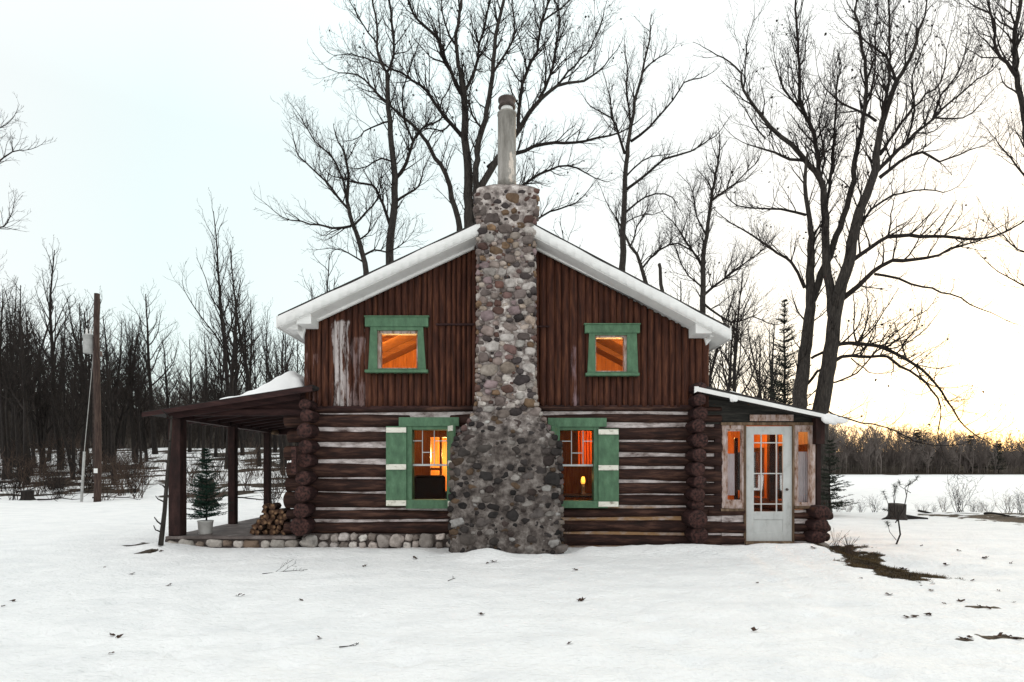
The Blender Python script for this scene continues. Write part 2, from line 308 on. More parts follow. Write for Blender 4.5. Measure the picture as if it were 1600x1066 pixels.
def bare(x, y):
    b = np.zeros_like(x)
    # strip of brown grass at the right corner of the house
    t = np.clip((y+2.7)/2.8, 0, 1); cx = 4.98+.68*t; d = np.hypot((x-cx)/(.55+.5*t), np.where(y > .1, y-.1, np.where(y < -2.7, y+2.7, 0)))
    b = np.maximum(b, sm(.80, .12, d+(fbm(x*3, y*3, 4, 2)-.5)*.75+(fbm(x*12, y*14, 3, 12)-.5)*.35))
    for (c, rx, ry) in PATCH:
        d = np.hypot((x-c[0])/rx, (y-c[1])/ry*.45); b = np.maximum(b, .8*sm(1.8, .5, d+(fbm(x*9, y*9, 3, 4)-.5)*2.2))
    # leaf litter in the wood
    n = fbm(x*.55, y*.8, 5, 31); wood = sm(13.2, 15.5, y)*sm(0, -7, x)*(1-sm(25, 60, y)*.1)
    b = np.maximum(b, sm(.56, .60, n*wood+wood*.02))
    b = np.maximum(b, sm(44, 56, y)*sm(5, -6, x))
    b = np.maximum(b, sm(112.5, 114, y+(n-.5)*2)*sm(3, 6, x))
    b = np.maximum(b, sm(.57, .62, n+.02)*np.exp(-((y-9.0)/.7)**2)*sm(5, 7, x))
    b = np.maximum(b, sm(.66, .7, n)*sm(118, 112, y)*sm(96, 111, y)*sm(3, 6, x))
    return b
def grade(fine0, fine1, step, lo, hi, g):
    a = list(np.arange(fine0, fine1, step)); s = step; v = a[-1]
    while v < hi: s *= g; v += s; a.append(v)
    s = step; v = a[0]; pre = []
    while v > lo: s *= g; v -= s; pre.append(v)
    return np.array(pre[::-1]+a)
xs = grade(-8, 8, .06, -420, 420, 1.035); ys = grade(-9, 1.5, .045, -60, 420, 1.022)
GX, GY = np.meshgrid(xs, ys); GZ = height(GX, GY); BB = bare(GX, GY)
nx, ny = len(xs), len(ys)
g = MB(); i = (np.arange(ny-1)[:, None]*nx+np.arange(nx-1)[None, :]).ravel()
g.add(np.stack([GX.ravel(), GY.ravel(), GZ.ravel()], 1), np.stack([i, i+1, i+nx+1, i+nx], 1))
def ground_mat():
    m = mat('snow', [(.3, (229, 229, 229)), (.55, (241, 240, 239)), (.75, (246, 245, 244))], 1.4, (1, 1.6, 1), 8, .75, .9, 14, .05, spec=.2)
    t = m.node_tree; n = t.nodes; l = t.links; b = n['Principled BSDF']
    at = n.new('ShaderNodeAttribute'); at.attribute_name = 'bare'
    tc = n.new('ShaderNodeTexCoord'); no = n.new('ShaderNodeTexNoise'); no.inputs['Scale'].default_value = 9; no.inputs['Detail'].default_value = 8; no.inputs['Roughness'].default_value = .75; l.new(tc.outputs['Object'], no.inputs[0])
    a = n.new('ShaderNodeMath'); a.operation = 'ADD'; l.new(at.outputs['Fac'], a.inputs[0]); l.new(no.outputs[0], a.inputs[1])
    mr = n.new('ShaderNodeMapRange'); l.new(a.outputs[0], mr.inputs[0]); mr.inputs[1].default_value = .93; mr.inputs[2].default_value = 1.02
    r = n.new('ShaderNodeValToRGB'); n2 = n.new('ShaderNodeTexNoise'); n2.inputs['Scale'].default_value = 22; n2.inputs['Detail'].default_value = 6; l.new(tc.outputs['Object'], n2.inputs[0]); l.new(n2.outputs[0], r.inputs[0])
    el = r.color_ramp.elements; el[0].position = .35; el[0].color = lin((28, 22, 18)); el[1].position = .68; el[1].color = lin((74, 60, 44))
    mm = n.new('ShaderNodeMix'); mm.data_type = 'RGBA'; l.new(mr.outputs[0], mm.inputs[0]); src = b.inputs['Base Color'].links[0].from_socket; l.new(src, mm.inputs[6]); l.new(r.outputs[0], mm.inputs[7]); l.new(mm.outputs[2], b.inputs['Base Color'])
    return m
M['snow'] = ground_mat()
go = g.build('snowy_ground', M['snow'], smooth=True)
at = go.data.attributes.new('bare', 'FLOAT', 'POINT'); at.data.foreach_set('value', BB.ravel().astype(np.float32))
tag(go, None, None, kind='structure')
def H(x, y): return float(height(np.array([x]), np.array([y]))[0])
# ------------------------------------------------------------------ the cabin
rnd = random.Random(7)
cabin = thing('log_cabin', 'dark brown log cabin with stone chimney, green window trim, open porch and glazed entry', 'cabin')
def log(mb, a, b, ry, rz, seed, sides=16, taper=.07, nz=.15):
    """round log with rough ends from a to b (horizontal, along x or y)"""
    a = Vector(a); b = Vector(b); L = (b-a).length; n = max(4, int(L/.11)); d = (b-a)/L
    side = Vector((0, 0, 1)).cross(d); v = []
    ts = [0, .012/L]+[(i+1)/n for i in range(n-1)]+[1-.012/L, 1]
    for k, t in enumerate(ts):
        e = .93 if k in (0, len(ts)-1) else 1
        c = a+d*(t*L); off = noise.noise(Vector((seed*3.1, t*L*.6, 0)))*.018; off2 = noise.noise(Vector((seed*5.7, t*L*.45, 4)))*.022
        tp = 1+taper*(2*t-1)*(1 if seed % 2 else -1)
        for s in range(sides):
            an = s/sides*2*math.pi; r = 1+nz*noise.noise(Vector((math.cos(an)*1.2, math.sin(an)*1.2+seed*9.3, t*L*1.1)))+.04*noise.noise(Vector((math.cos(an)*4, math.sin(an)*4+seed, t*L*5)))
            v.append(c+side*(math.cos(an)*ry*r*e*tp+off)+Vector((0, 0, math.sin(an)*rz*r*e*tp+off2)))
    m = len(ts); q = [(i*sides+j, i*sides+(j+1) % sides, (i+1)*sides+(j+1) % sides, (i+1)*sides+j) for i in range(m-1) for j in range(sides)]
    v.append(a-d*.006); v.append(b+d*.006); k = m*sides
    t3 = [(k, (j+1) % sides, j) for j in range(sides)]+[(k+1, k-sides+j, k-sides+(j+1) % sides) for j in range(sides)]
    mb.add([tuple(p) for p in v], q, t3)
def panel(mb, x0, x1, z0, topf, y0, y1, openings=(), brk=()):
    """wall slab in XZ with a sloping top and rectangular holes (px0,px1,zlow,zhigh)"""
    cuts = sorted(set([x0, x1]+[c for o in openings for c in o[:2] if x0 < c < x1]+[b for b in brk if x0 < b < x1]))
    for a, b in zip(cuts[:-1], cuts[1:]):
        mid = (a+b)/2; spans = [(z0, None)]
        for o in openings:
            if o[0] < mid < o[1]:
                spans = [(z0, o[2]), (o[3], None)]
        for lo, hi in spans:
            if hi is None: poly = [(a, lo), (b, lo), (b, topf(b)), (a, topf(a))]
            else: poly = [(a, lo), (b, lo), (b, hi), (a, hi)]
            if poly[2][1]-lo > .005 or poly[3][1]-lo > .005: mb.prism(poly, y0, y1)
# openings in the front wall (px, py)
WL = (X(640), X(703), Z(785), Z(668)); WR = (X(872), X(932), Z(786), Z(669))
UL = (X(590), X(655), Z(577), Z(517)); UR = (X(928), X(980), Z(582), Z(523))
XL, XR = X(477), X(1100)                      # -3.59, 3.33
ZP = Z(635)                                   # top of the log storey
YF = -.52                                     # front edge of roof
RXm = X(790, YF); RZm = Z(327.5, YF); RL0 = (X(433, YF), Z(494, YF)); RR0 = (X(1141, YF), Z(512.5, YF))
def rtop(x):
    if x < RXm: return RZm+(x-RXm)*(RZm-RL0[1])/(RXm-RL0[0])
    return RZm+(x-RXm)*(RR0[1]-RZm)/(RR0[0]-RXm)
RT = .185
def rbot(x): return rtop(x)-RT
HD = 6.8                                      # depth of house
# --- log storey
left_rows = [(635, 645), (647, 667), (674, 692), (699, 720), (725, 747), (748, 769), (771, 795), (797, 813), (816, 835)]
right_rows = [(634, 643), (647, 661), (668, 687), (691, 709), (714, 729), (732, 751), (755, 773), (775, 790), (793, 808), (814, 832), (836, 852)]
fw = MB(); sd_ = 0
def row(x0, x1, yt, yb, op, Yc=.07):
    global sd_
    zc = (Z(yt)+Z(yb))/2; rz = (Z(yt)-Z(yb))/2+(.001 if x0 < -1 else .006)+.006*math.sin(sd_*1.9); segs = [(x0, x1)]
    for o in op:
        if zc+rz*.6 > o[2]-.06 and zc-rz*.6 < o[3]+.06:
            segs = [s for a, b in segs for s in ((a, min(b, o[0])), (max(a, o[1]), b)) if s[1]-s[0] > .05]
    for a, b in segs:
        sd_ += 1; log(fw, (a, Yc+.012*math.sin(sd_*2.3), zc+.012*math.sin(sd_*3.3)), (b, Yc, zc-.010*math.sin(sd_*4.1)), .135, rz, sd_)
for yt, yb in left_rows: row(X(448+rnd.uniform(-4, 5)), X(760), yt, yb, [WL])
for yt, yb in right_rows: row(X(820), X(1127) if yt < 786 else X(1163), yt, yb, [WR])
row(X(1240), X(1300), 800, 813, []); row(X(1240), X(1296), 817, 830, []); row(X(1240), X(1294), 834, 846, []); row(X(1105), X(1163), 792, 806, [])
fw.build('log_wall', M['logx'], cabin, True)
ck = MB(); panel(ck, XL-.02, X(1165), -.15, lambda x: ZP+.02, .022, .19, [WL, WR], ())
# trim the wing part: below side window only
ck2 = MB(); ck2.box(X(1238), X(1281), .005, .19, -.15, Z(797)); ck2.build('chinking', M['chink'], cabin)
# carve: chinking to 1127 full height, to 1165 only low
ck = MB(); panel(ck, XL-.02, X(1128), -.15, lambda x: ZP+.02, .022, .19, [WL, WR], ()); ck.box(X(1128), X(1164), .005, .19, -.15, Z(797))
ck.build('chinking', M['chink'], cabin)
# side wall logs, round ends towards the camera
sl = MB()
for k, (py, r) in enumerate(zip((632, 650, 672, 698, 720, 747, 772, 798, 823), (.10, .115, .125, .125, .13, .13, .135, .14, .165))):
    px = (476, 479, 475, 477, 475, 473, 472, 471, 468)[k]; y0 = -.36+rnd.uniform(-.05, .05)
    log(sl, (X(px, y0), y0, Z(py, y0)), (X(px, y0), HD+.3, Z(py, y0)), r, r*.96, 40+k, 20, .03, .07)
sl.build('side_log_wall', M['logy'], cabin, True)
sr = MB()
for k, py in enumerate((606, 625, 646, 665, 688, 711, 733, 753, 773, 790, 812, 837)):
    px = (1095, 1094, 1095, 1093, 1094, 1093, 1092, 1094, 1091, 1091, 1091, 1093)[k]; r = (.1, .11, .125, .12, .135, .125, .12, .115, .12, .115, .16, .155)[k]; y0 = -.36+rnd.uniform(-.06, .06)
    log(sr, (X(px, y0), y0, Z(py, y0)), (X(px, y0), HD+.3, Z(py, y0)), r, r*.95, 60+k, 20, .03, .07)
for k, (px, py, r) in enumerate(((1286, 802, .13), (1284, 822, .15), (1280, 840, .12))):
    y0 = -.3; log(sr, (X(px, y0), y0, Z(py, y0)), (X(px, y0), 3.6, Z(py, y0)), r, r*.9, 80+k)
sr.build('side_log_wall', M['logy'], cabin, True)
bk = MB()
z = .1; k = 0
while z < ZP: log(bk, (XL-.3, HD, z+.12), (XR+.3, HD, z+.12), .13, .13, 90+k, 10); z += .235; k += 1
bk.build('log_wall', M['logx'], cabin, True)
bc = MB(); bc.box(XL, XR, HD+.03, HD+.1, -.1, ZP); bc.box(XL-.02, XL+.12, .2, HD, -.1, ZP); bc.box(XR-.15, XR-.03, .2, HD, -.1, ZP); bc.build('chinking', M['chink'], cabin)
# --- upper storey siding: half round vertical poles
sg = MB(); x = XL-.01; k = 0
def pole(x, w_, z0, z1, k, y=.0, lean=0):
    n = max(2, int((z1-z0)/.12)); m = 9; v = []
    for i in range(n+1):
        zz = z0+(z1-z0)*i/n; c = noise.noise(Vector((k*7.7, zz*.7, 0)))*.009
        for s in range(m):
            an = math.pi*s/(m-1); r = 1+.09*noise.noise(Vector((k*3.3+math.cos(an), zz*2.2, math.sin(an))))
            v.append((x+c+math.cos(an)*w_/2*r, y+.012*math.sin(k*1.7)-math.sin(an)*.058*r, zz))
    q = [(i*m+j, i*m+j+1, (i+1)*m+j+1, (i+1)*m+j) for i in range(n) for j in range(m-1)]
    b = len(v); v += [(x, y, z0), (x, y, z1)]; t = [(b, j+1, j) for j in range(m-1)]+[(b+1, n*m+j, n*m+j+1) for j in range(m-1)]
    sg.add(v, q, t)
while x < XR+.01:
    w_ = rnd.uniform(.085, .125) if x < 0 else rnd.uniform(.095, .15)
    c = x+w_/2; zt = rbot(c)-.01; z0 = ZP-.005+rnd.uniform(-.012, .012)
    sp = [(z0, zt)]
    for o in (UL, UR):
        if o[0]-.06 < c < o[1]+.06: sp = [(z0, o[2]-.05), (o[3]+.05, zt)]
    for a, b in sp:
        if not (X(748) < c < X(832)): pole(c, w_*1.02, a, b, k)
        k += 1
    x += w_
sg.build('vertical_siding', M['siding'], cabin, True)
bs = MB(); panel(bs, XL, XR, ZP-.02, lambda x: rbot(x), .008, .10, [(UL[0], UL[1], UL[2], UL[3]), UR], (RXm,))
panel(bs, XL, XR, ZP-.02, lambda x: rbot(x), HD-.1, HD, (), (RXm,))
bs.box(XL, XL+.08, .1, HD-.1, ZP, rbot(XL)); bs.box(XR-.08, XR, .1, HD-.1, ZP, rbot(XR)-.0); bs.build('gable_wall', M['dark'], cabin)
for a_ in ((681, 741, 509, 506), (838, 858, 512, 509.5)):
    ld = MB(); ld.box(X(a_[0], -.05), X(a_[1], -.05), -.085, -.05, Z(a_[2], -.05), Z(a_[3], -.05)); ld.build('ledge', M['darkx'], cabin, bevel=.004)
for a_ in ((XL+.03, X(744), Z(641), Z(634.5)), (X(836), XR-.05, Z(640), Z(633.5))):
    sb = MB(); sb.box(a_[0], a_[1], -.05, .03, a_[2], a_[3]); sb.build('ledge', M['darkx'], cabin, bevel=.006)
# --- main roof
rf = MB()
for a, b in ((RL0[0], RXm), (RXm, RR0[0])):
    rf.prism([(a, rbot(a)+.012), (b, rbot(b)+.012), (b, rtop(b)+.03), (a, rtop(a)+.03)], YF+.03, HD+.5)
roof = rf.build('roof', M['shingle'], cabin)
sf = MB()
for a, b in ((RL0[0]+.02, RXm), (RXm, RR0[0]-.02)): sf.prism([(a, rbot(a)-.012), (b, rbot(b)-.012), (b, rbot(b)+.01), (a, rbot(a)+.01)], YF+.035, HD+.46)
sf.build('soffit', M['whitep'], roof)
for a, b in ((RL0[0], X(762, YF)), (X(818, YF), RR0[0])):
    n = 24; fa = MB()
    for i in range(n):
        u0 = a+(b-a)*i/n; u1 = a+(b-a)*(i+1)/n
        wv = lambda u: .006*math.sin(u*3.1)+.005*math.sin(u*7.7)
        T = [(u, rtop(u)+wv(u)) for u in (u0, u1)]; B = [(u, rbot(u)+.004*math.sin(u*5)) for u in (u0, u1)]
        fa.add([(B[0][0], YF, B[0][1]), (B[1][0], YF, B[1][1]), (T[1][0], YF+.005, T[1][1]-.035), (T[0][0], YF+.005, T[0][1]-.035), (T[1][0], YF+.04, T[1][1]+.012), (T[0][0], YF+.04, T[0][1]+.012), (B[0][0], YF+.033, B[0][1]), (B[1][0], YF+.033, B[1][1])],
               [(0, 1, 2, 3), (3, 2, 4, 5), (0, 6, 7, 1)])
    fa.build('fascia', M['whitep'], roof, True)
for a, s in ((RL0[0], -1), (RR0[0], 1)):
    fb = MB(); fb.prism([(a, rbot(a)-.004), (a+s*.02, rbot(a)-.008), (a+s*.02, rtop(a)), (a, rtop(a)+.01)], YF, HD+.5); fb.build('eave_board', M['whitep'], roof)
fz = MB()
def frz(pa, pb, Y):
    (ax, ay), (bx_, by) = pa, pb; a = X(ax, Y), Z(ay, Y); b = X(bx_, Y), Z(by, Y)
    fz.prism([a, b, (b[0], rbot(b[0])-.0125), (a[0], rbot(a[0])-.0125)], Y, Y+.05)
frz((485, 507), (741, 388), -.12); frz((837, 389), (1089, 516), -.12)
fz.build('barge_board', M['whitep'], roof, bevel=.004)
def one(fn, name, m_, par, bev=.006):
    q_ = MB(); fn(q_); return q_.build(name, m_, par, bevel=bev)
for (a, b, t, c) in ((463, 486, 489, 506), (1087, 1113, 504, 521)): one(lambda m_: m_.box(X(a, -.45), X(b, -.45), -.45, -.05, Z(c, -.45), Z(t, -.45)), 'purlin_end', M['whitep'], roof)
one(lambda m_: m_.box(X(452), X(475), -.3, .1, Z(521), Z(511)), 'purlin_end', M['whitep'], roof); one(lambda m_: m_.box(X(1100), X(1125), -.3, .1, Z(532), Z(520)), 'purlin_end', M['whitep'], roof)
one(lambda m_: m_.prism([(XL-.02, Z(530)), (XL+.06, Z(506)), (XL-.22, Z(506))], -.1, -.05), 'eave_bracket', M['whitep'], roof); one(lambda m_: m_.prism([(XR+.02, Z(540)), (XR+.22, Z(519)), (XR-.06, Z(516))], -.1, -.05), 'eave_bracket', M['whitep'], roof)
# --- windows
def pb(mb, px0, px1, pt, pbm, y0, y1): mb.box(X(px0, y0), X(px1, y0), y0, y1, Z(pbm, y0), Z(pt, y0))
def win_low(g0, g1, top, bot, v1, v2, hl, hm, mr, lint, jl, jr, sill):
    f = MB(); pb(f, lint[0], lint[1], lint[2], lint[3], -.11, .0); pb(f, jl[0], jl[1], lint[3], sill[2], -.09, .2); pb(f, jr[0], jr[1], lint[3], sill[2], -.09, .2)
    pb(f, jl[1], jr[0], lint[3], top, -.075, .2); pb(f, sill[0], sill[1], sill[2], sill[3], -.13, .1)
    win = f.build('window', M['green'], cabin, bevel=.004)
    s = MB(); y0 = .02
    pb(s, v1-.6, v1+.6, top, mr, y0, y0+.03); pb(s, v2-.6, v2+.6, top, mr, y0, y0+.03)
    pb(s, g0, v1-.6, hl-.7, hl+.7, y0, y0+.03); pb(s, v1+.6, v2-.6, hm-.7, hm+.7, y0, y0+.03); pb(s, v2+.6, g1, hl-.7, hl+.7, y0, y0+.03)
    pb(s, g0, g1, mr-1.3, mr+1.8, y0-.012, y0+.04); s.build('muntin', M['door'], win, bevel=.002)
    l = MB(); pb(l, g0-1, g1+1, top-1, bot+1, .055, .059); l.build('glass', M['glass'], win)
    return win
win_low(643.5, 698, 671.5, 781, 660, 678.5, 689, 707, 726.5, (623, 717, 652, 666), (635.5, 643.5), (698, 705), (634, 706, 781, 795))
win_low(875, 928, 672, 783, 893, 911, 689.5, 708, 727, (856, 948, 653, 667), (868, 875), (928, 936), (868, 950, 783, 794))
def shutter(px0, px1, pt, pbm, bands, p2=None):
    """hinged board shutter; p2 gives an opened leaf: hinge px at the wall, free end px at YE"""
    root = None
    if p2 is None:
        b = MB(); pb(b, px0, px1, pt, pbm, -.125, -.085); sh = b.build('shutter', M['green'], cabin, bevel=.004)
        for (u, v) in bands:
            m = MB(); pb(m, px0+.2, px1-.6, u, v, -.15, -.127); m.build('batten', M['batten'], sh, bevel=.003)
    else:
        YE = -.36; a = Vector((X(px0, -.1), -.1)); e = Vector((X(px1, YE), YE)); d = (e-a).normalized(); nrm = Vector((d.y, -d.x))
        if nrm.dot(Vector((0, CY))-a) < 0: nrm = -nrm
        def slab(mb, t0, t1, z0, z1, o0, o1):
            v = []
            for z in (z0, z1):
                for (t, o) in ((t0, o0), (t1, o0), (t1, o1), (t0, o1)):
                    p_ = a+(e-a)*t+nrm*o; v.append((p_.x, p_.y, z))
            mb.add(v, [(0, 1, 2, 3), (4, 7, 6, 5), (0, 4, 5, 1), (1, 5, 6, 2), (2, 6, 7, 3), (3, 7, 4, 0)])
        b = MB(); slab(b, 0, 1, Z(pbm), Z(pt), -.04, 0); sh = b.build('shutter', M['green'], cabin, bevel=.003)
        for (u, v) in bands:
            m = MB(); slab(m, .25, .93, Z(v), Z(u), .002, .02); m.build('batten', M['batten'], sh)
shutter(603, 635, 666, 791, ((668, 676), (725.5, 734), (782, 790.5)))
shutter(935, 967, 670, 792, ((671, 679), (727, 735), (784, 792)))
shutter(699, 708.5, 666, 792, ((667, 675), (720, 728), (782, 790)), True)
shutter(873.5, 862.5, 667, 790, (), True)
def win_up(hood, bt, bb, y0_, y1_, sill, gl, inner):
    f = MB(); Y = -.10
    pb(f, hood[0], hood[1], hood[2], hood[3], -.12, -.02); pb(f, hood[0]-1.5, hood[1]+1.5, hood[2]-2, hood[2]-.3, -.14, -.02); pb(f, sill[0], sill[1], sill[2], sill[3], -.15, .0)
    ig = inner
    f.prism([(X(bb[0], Y), Z(y1_, Y)), (X(ig[0], Y), Z(y1_, Y)), (X(ig[0], Y), Z(y0_, Y)), (X(bt[0], Y), Z(y0_, Y))], Y, .05)
    f.prism([(X(ig[1], Y), Z(y1_, Y)), (X(bb[1], Y), Z(y1_, Y)), (X(bt[1], Y), Z(y0_, Y)), (X(ig[1], Y), Z(y0_, Y))], Y, .05)
    pb(f, ig[0], ig[1], y0_, ig[2], Y, .05); pb(f, ig[0], ig[1], ig[3], y1_, Y, .05)
    w_ = f.build('window', M['green'], cabin, bevel=.004)
    s = MB(); pb(s, ig[0], gl[0], ig[2], ig[3], -.05, .08); pb(s, gl[1], ig[1], ig[2], ig[3], -.05, .08); pb(s, gl[0], gl[1], ig[2], gl[2], -.05, .08); pb(s, gl[0], gl[1], gl[3], ig[3], -.05, .08)
    s.build('sash', M['peel'], w_, bevel=.003)
    l = MB(); pb(l, gl[0]-1, gl[1]+1, gl[2]-1, gl[3]+1, .02, .024); l.build('glass', M['glass'], w_)
win_up((570, 669, 495, 510), (579, 661), (575, 665), 510, 577.5, (569.5, 668.5, 577.5, 582), (595, 651, 521.5, 575), (589, 653, 516, 576))
win_up((914, 1000, 507, 520), (921, 995), (918, 997), 520, 582.5, (915, 999.5, 582.5, 587), (931.5, 975, 527.5, 579.5), (930, 980, 523.5, 581))
# --- interior shell
it = MB(); ZF, ZC = .22, ZP-.06
panel(it, XL+.15, XR-.18, ZF, lambda x: ZC, .21, .235, [WL, WR], ())
it.box(XL+.13, XL+.15, .21, HD-.15, ZF, ZC); it.box(XR-.18, XR-.16, .21, HD-.15, ZF, ZC)
# back partition with a lit doorway
DX0, DX1 = X(673, 4.6), X(699, 4.6)
it.box(XL+.15, DX0, 4.6, 4.7, ZF, ZC); it.box(DX1, XR-.18, 4.6, 4.7, ZF, ZC); it.box(DX0, DX1, 4.6, 4.7, 2.12, ZC)
it.box(XL+.15, XR-.18, HD-.17, HD-.14, ZF, ZC)
it.build('interior_wall', M['intwood'], cabin)
fl = MB(); fl.box(XL+.14, XR-.16, .2, HD-.14, ZF-.08, ZF); fl.box(XL+.09, XR-.09, .11, HD-.11, ZC, ZC+.05); fl.build('floor', M['intdark'], cabin)
df = MB(); xm = X(688, 4.55); df.box(DX0-.07, DX0, 4.54, 4.6, ZF, 2.19); df.box(DX1, DX1+.07, 4.54, 4.6, ZF, 2.19); df.box(DX0, DX1, 4.54, 4.6, 2.12, 2.19); df.box(xm-.03, xm+.03, 4.63, 4.66, ZF, 2.12); df.box(DX0, xm-.03, 4.63, 4.66, 1.3, 1.36)
df.build('doorway', M['intwood'], cabin)
ui = MB(); kn = .12
panel(ui, XL+.1, XR-.1, ZC+.05, lambda x: rbot(x)-.03, .105, .125, [UL, UR], (RXm,)); panel(ui, XL+.1, XR-.1, ZC+.05, lambda x: rbot(x)-.03, 4.6, 4.63, (), (RXm,))
uc = MB()
for a, b in ((XL+.09, RXm), (RXm, XR-.09)): uc.prism([(a, rbot(a)-.06), (b, rbot(b)-.06), (b, rbot(b)-.02), (a, rbot(a)-.02)], .126, 4.6)
for yy in (1.2, 2.4, 3.6):
    for a, b in ((XL+.12, RXm), (RXm, XR-.12)): uc.prism([(a, rbot(a)-.18), (b, rbot(b)-.18), (b, rbot(b)-.062), (a, rbot(a)-.062)], yy, yy+.07)
uc.build('ceiling', M['ceilshaded'], cabin)
ui.box(XL+.085, XL+.10, .13, 4.6, ZC+.05, rbot(XL)); ui.box(XR-.10, XR-.085, .13, 4.6, ZC+.05, rbot(XR)); ui.box(-.05, .0, .13, 4.6, ZC+.05, rbot(0)-.06)
ui.build('interior_wall', M['intwood'], cabin)
def lampo(loc, e, r=.08, c=(1, .50, .16)):
    d = bpy.data.lights.new('room_light', 'POINT'); d.energy = e; d.shadow_soft_size = r; d.color = c
    o = bpy.data.objects.new('room_light', d); C.objects.link(o); o.location = loc; return o
lampo((-2.3, 2.2, ZC+.6), 420, c=(1, .62, .2)); lampo((2.4, 1.2, ZC+.6), 400, c=(1, .64, .22))
lampo((-1.7, 5.7, 1.7), 260, c=(1, .62, .2)); lampo((1.75, .95, 1.9), 34, c=(1, .5, .14)); lampo((-2.9, 3.0, 2.1), 34, c=(1, .5, .15))
# --- entry wing
WX0, WX1, WD = XR, X(1283), 3.3
YW = -.36; wa = (X(1087, YW), Z(604, YW)); wb = (X(1325, YW), Z(655, YW))
def wt(x): return wa[1]+(x-wa[0])*(wb[1]-wa[1])/(wb[0]-wa[0])
wr = MB(); wr.prism([(wa[0], wt(wa[0])-.05), (wb[0], wt(wb[0])-.05), (wb[0], wt(wb[0])+.03), (wa[0], wt(wa[0])+.05)], YW+.02, WD+.3); wroof = wr.build('entry_roof', M['shingle'], cabin)
we = MB(); we.prism([(wa[0], wt(wa[0])-.075), (wb[0], wt(wb[0])-.06), (wb[0], wt(wb[0])), (wa[0], wt(wa[0]))], YW, YW+.018); we.prism([(wa[0]-.02, wt(wa[0])-.11), (wa[0]+.05, wt(wa[0])-.07), (wa[0]+.05, wt(wa[0])), (wa[0]-.02, wt(wa[0]))], YW-.004, YW+.02); we.build('fascia', M['whitep'], wroof, bevel=.003)
gb = MB(); gb.prism([(X(1103), Z(663)), (X(1290), Z(663)), (X(1290), wt(X(1290))-.055), (X(1103), wt(X(1103))-.055)], .0, .10)
gb.prism([(X(1103), Z(624)), (X(1290), Z(647)), (X(1290), Z(656)), (X(1103), Z(630))], -.03, .0); gb.build('boarding', M['gablebd'], cabin, bevel=.004)
lb = MB(); pb(lb, 1172, 1240, 648, 658, -.055, -.031); lb.build('lintel_board', M['peel'], cabin, bevel=.004)
one(lambda m_: pb(m_, 1275, 1289, 652, 694, -.14, .12), 'post_head', M['dark'], cabin); one(lambda m_: pb(m_, 1276, 1283, 694, 795, -.02, .12), 'corner_post', M['dark'], cabin); one(lambda m_: pb(m_, 1117, 1127, 663, 797, -.02, .12), 'corner_post', M['dark'], cabin)
tp = MB(); pb(tp, 1127, 1276, 660, 664.5, -.04, .11); pb(tp, 1163, 1166, 664.5, 848, -.04, .11); pb(tp, 1239, 1241.5, 664.5, 848, -.04, .11); pb(tp, 1127, 1163, 795, 799, -.08, .11); pb(tp, 1242, 1278, 791, 795, -.08, .11); pb(tp, 1166, 1239, 846.5, 851, -.1, .11)
tp.build('door_frame', M['rawwood'], cabin, bevel=.003)
def sidelight(a0, a1, t, b, g0, g1, gt, gb_):
    s = MB(); pb(s, a0, g0-2, t, b, -.02, .04); pb(s, g1+2, a1, t, b, -.02, .04); pb(s, g0-2, g1+2, t, gt-3, -.02, .04); pb(s, g0-2, g1+2, gb_+3, b, -.02, .04)
    pb(s, g0-2, g0, gt-3, gb_+3, .0, .03); pb(s, g1, g1+2, gt-3, gb_+3, .0, .03); pb(s, g0, g1, gt-3, gt, .0, .03); pb(s, g0, g1, gb_, gb_+3, .0, .03)
    w_ = s.build('side_window', M['peel'], cabin, bevel=.003); l = MB(); pb(l, g0, g1, gt, gb_, .015, .019); l.build('glass', M['glass'], w_)
sidelight(1128, 1163, 664.5, 795, 1137, 1157, 674, 781); sidelight(1241.5, 1274, 664.5, 791, 1247.5, 1263, 675, 785)
dr = MB(); Yd = .0
for a, b, t, c in ((1166, 1178, 666, 846), (1223.5, 1239, 666, 846), (1178, 1223.5, 666, 679), (1178, 1223.5, 799.5, 812), (1178, 1223.5, 832, 846)): pb(dr, a, b, t, c, Yd, .045)
pb(dr, 1178, 1223.5, 812, 832, .014, .04)
door = dr.build('door', M['door'], cabin, bevel=.004)
dm = MB()
for vx in (1189.5, 1213.5): pb(dm, vx-.8, vx+.8, 679, 799.5, .008, .035)
for vz in (692, 740, 787.7):
    for a, b in ((1178, 1188.7), (1190.3, 1212.7), (1214.3, 1223.5)): pb(dm, a, b, vz-.8, vz+.8, .008, .035)
dm.build('muntin', M['door'], door)
l = MB(); pb(l, 1178, 1223.5, 679, 799.5, .02, .024); l.build('glass', M['glass'], door)
kb = MB(); c = P(1229.5, 765, -.03); kb.tube([c+Vector((0, .04, 0)), c+Vector((0, .01, 0)), c+Vector((0, -.005, 0)), c+Vector((0, -.03, 0))], [.012, .010, .024, .018], 12, True); kb.build('knob', M['fluecap'], door, True)
# wing interior: back and side walls with windows to the snow outside
wi = MB(); zc_ = Z(664)-.03
def wtop(x): return wt(x)-.06
bops = [(X(1150, WD), X(1193, WD), .85, 1.72), (X(1203, WD), X(1226, WD), .85, 1.72), (X(1236, WD), X(1262, WD), .7, 1.72)]
cuts = [WX0-.03]+[c for o in bops for c in o[:2]]+[WX1-.03]
for a, b in zip(cuts[:-1], cuts[1:]):
    mid = (a+b)/2; o = [o for o in bops if o[0] < mid < o[1]]
    if o: wi.prism([(a, -.1), (b, -.1), (b, o[0][2]), (a, o[0][2])], WD-.06, WD); wi.prism([(a, o[0][3]), (b, o[0][3]), (b, wtop(b)), (a, wtop(a))], WD-.06, WD)
    else: wi.prism([(a, -.1), (b, -.1), (b, wtop(b)), (a, wtop(a))], WD-.06, WD)
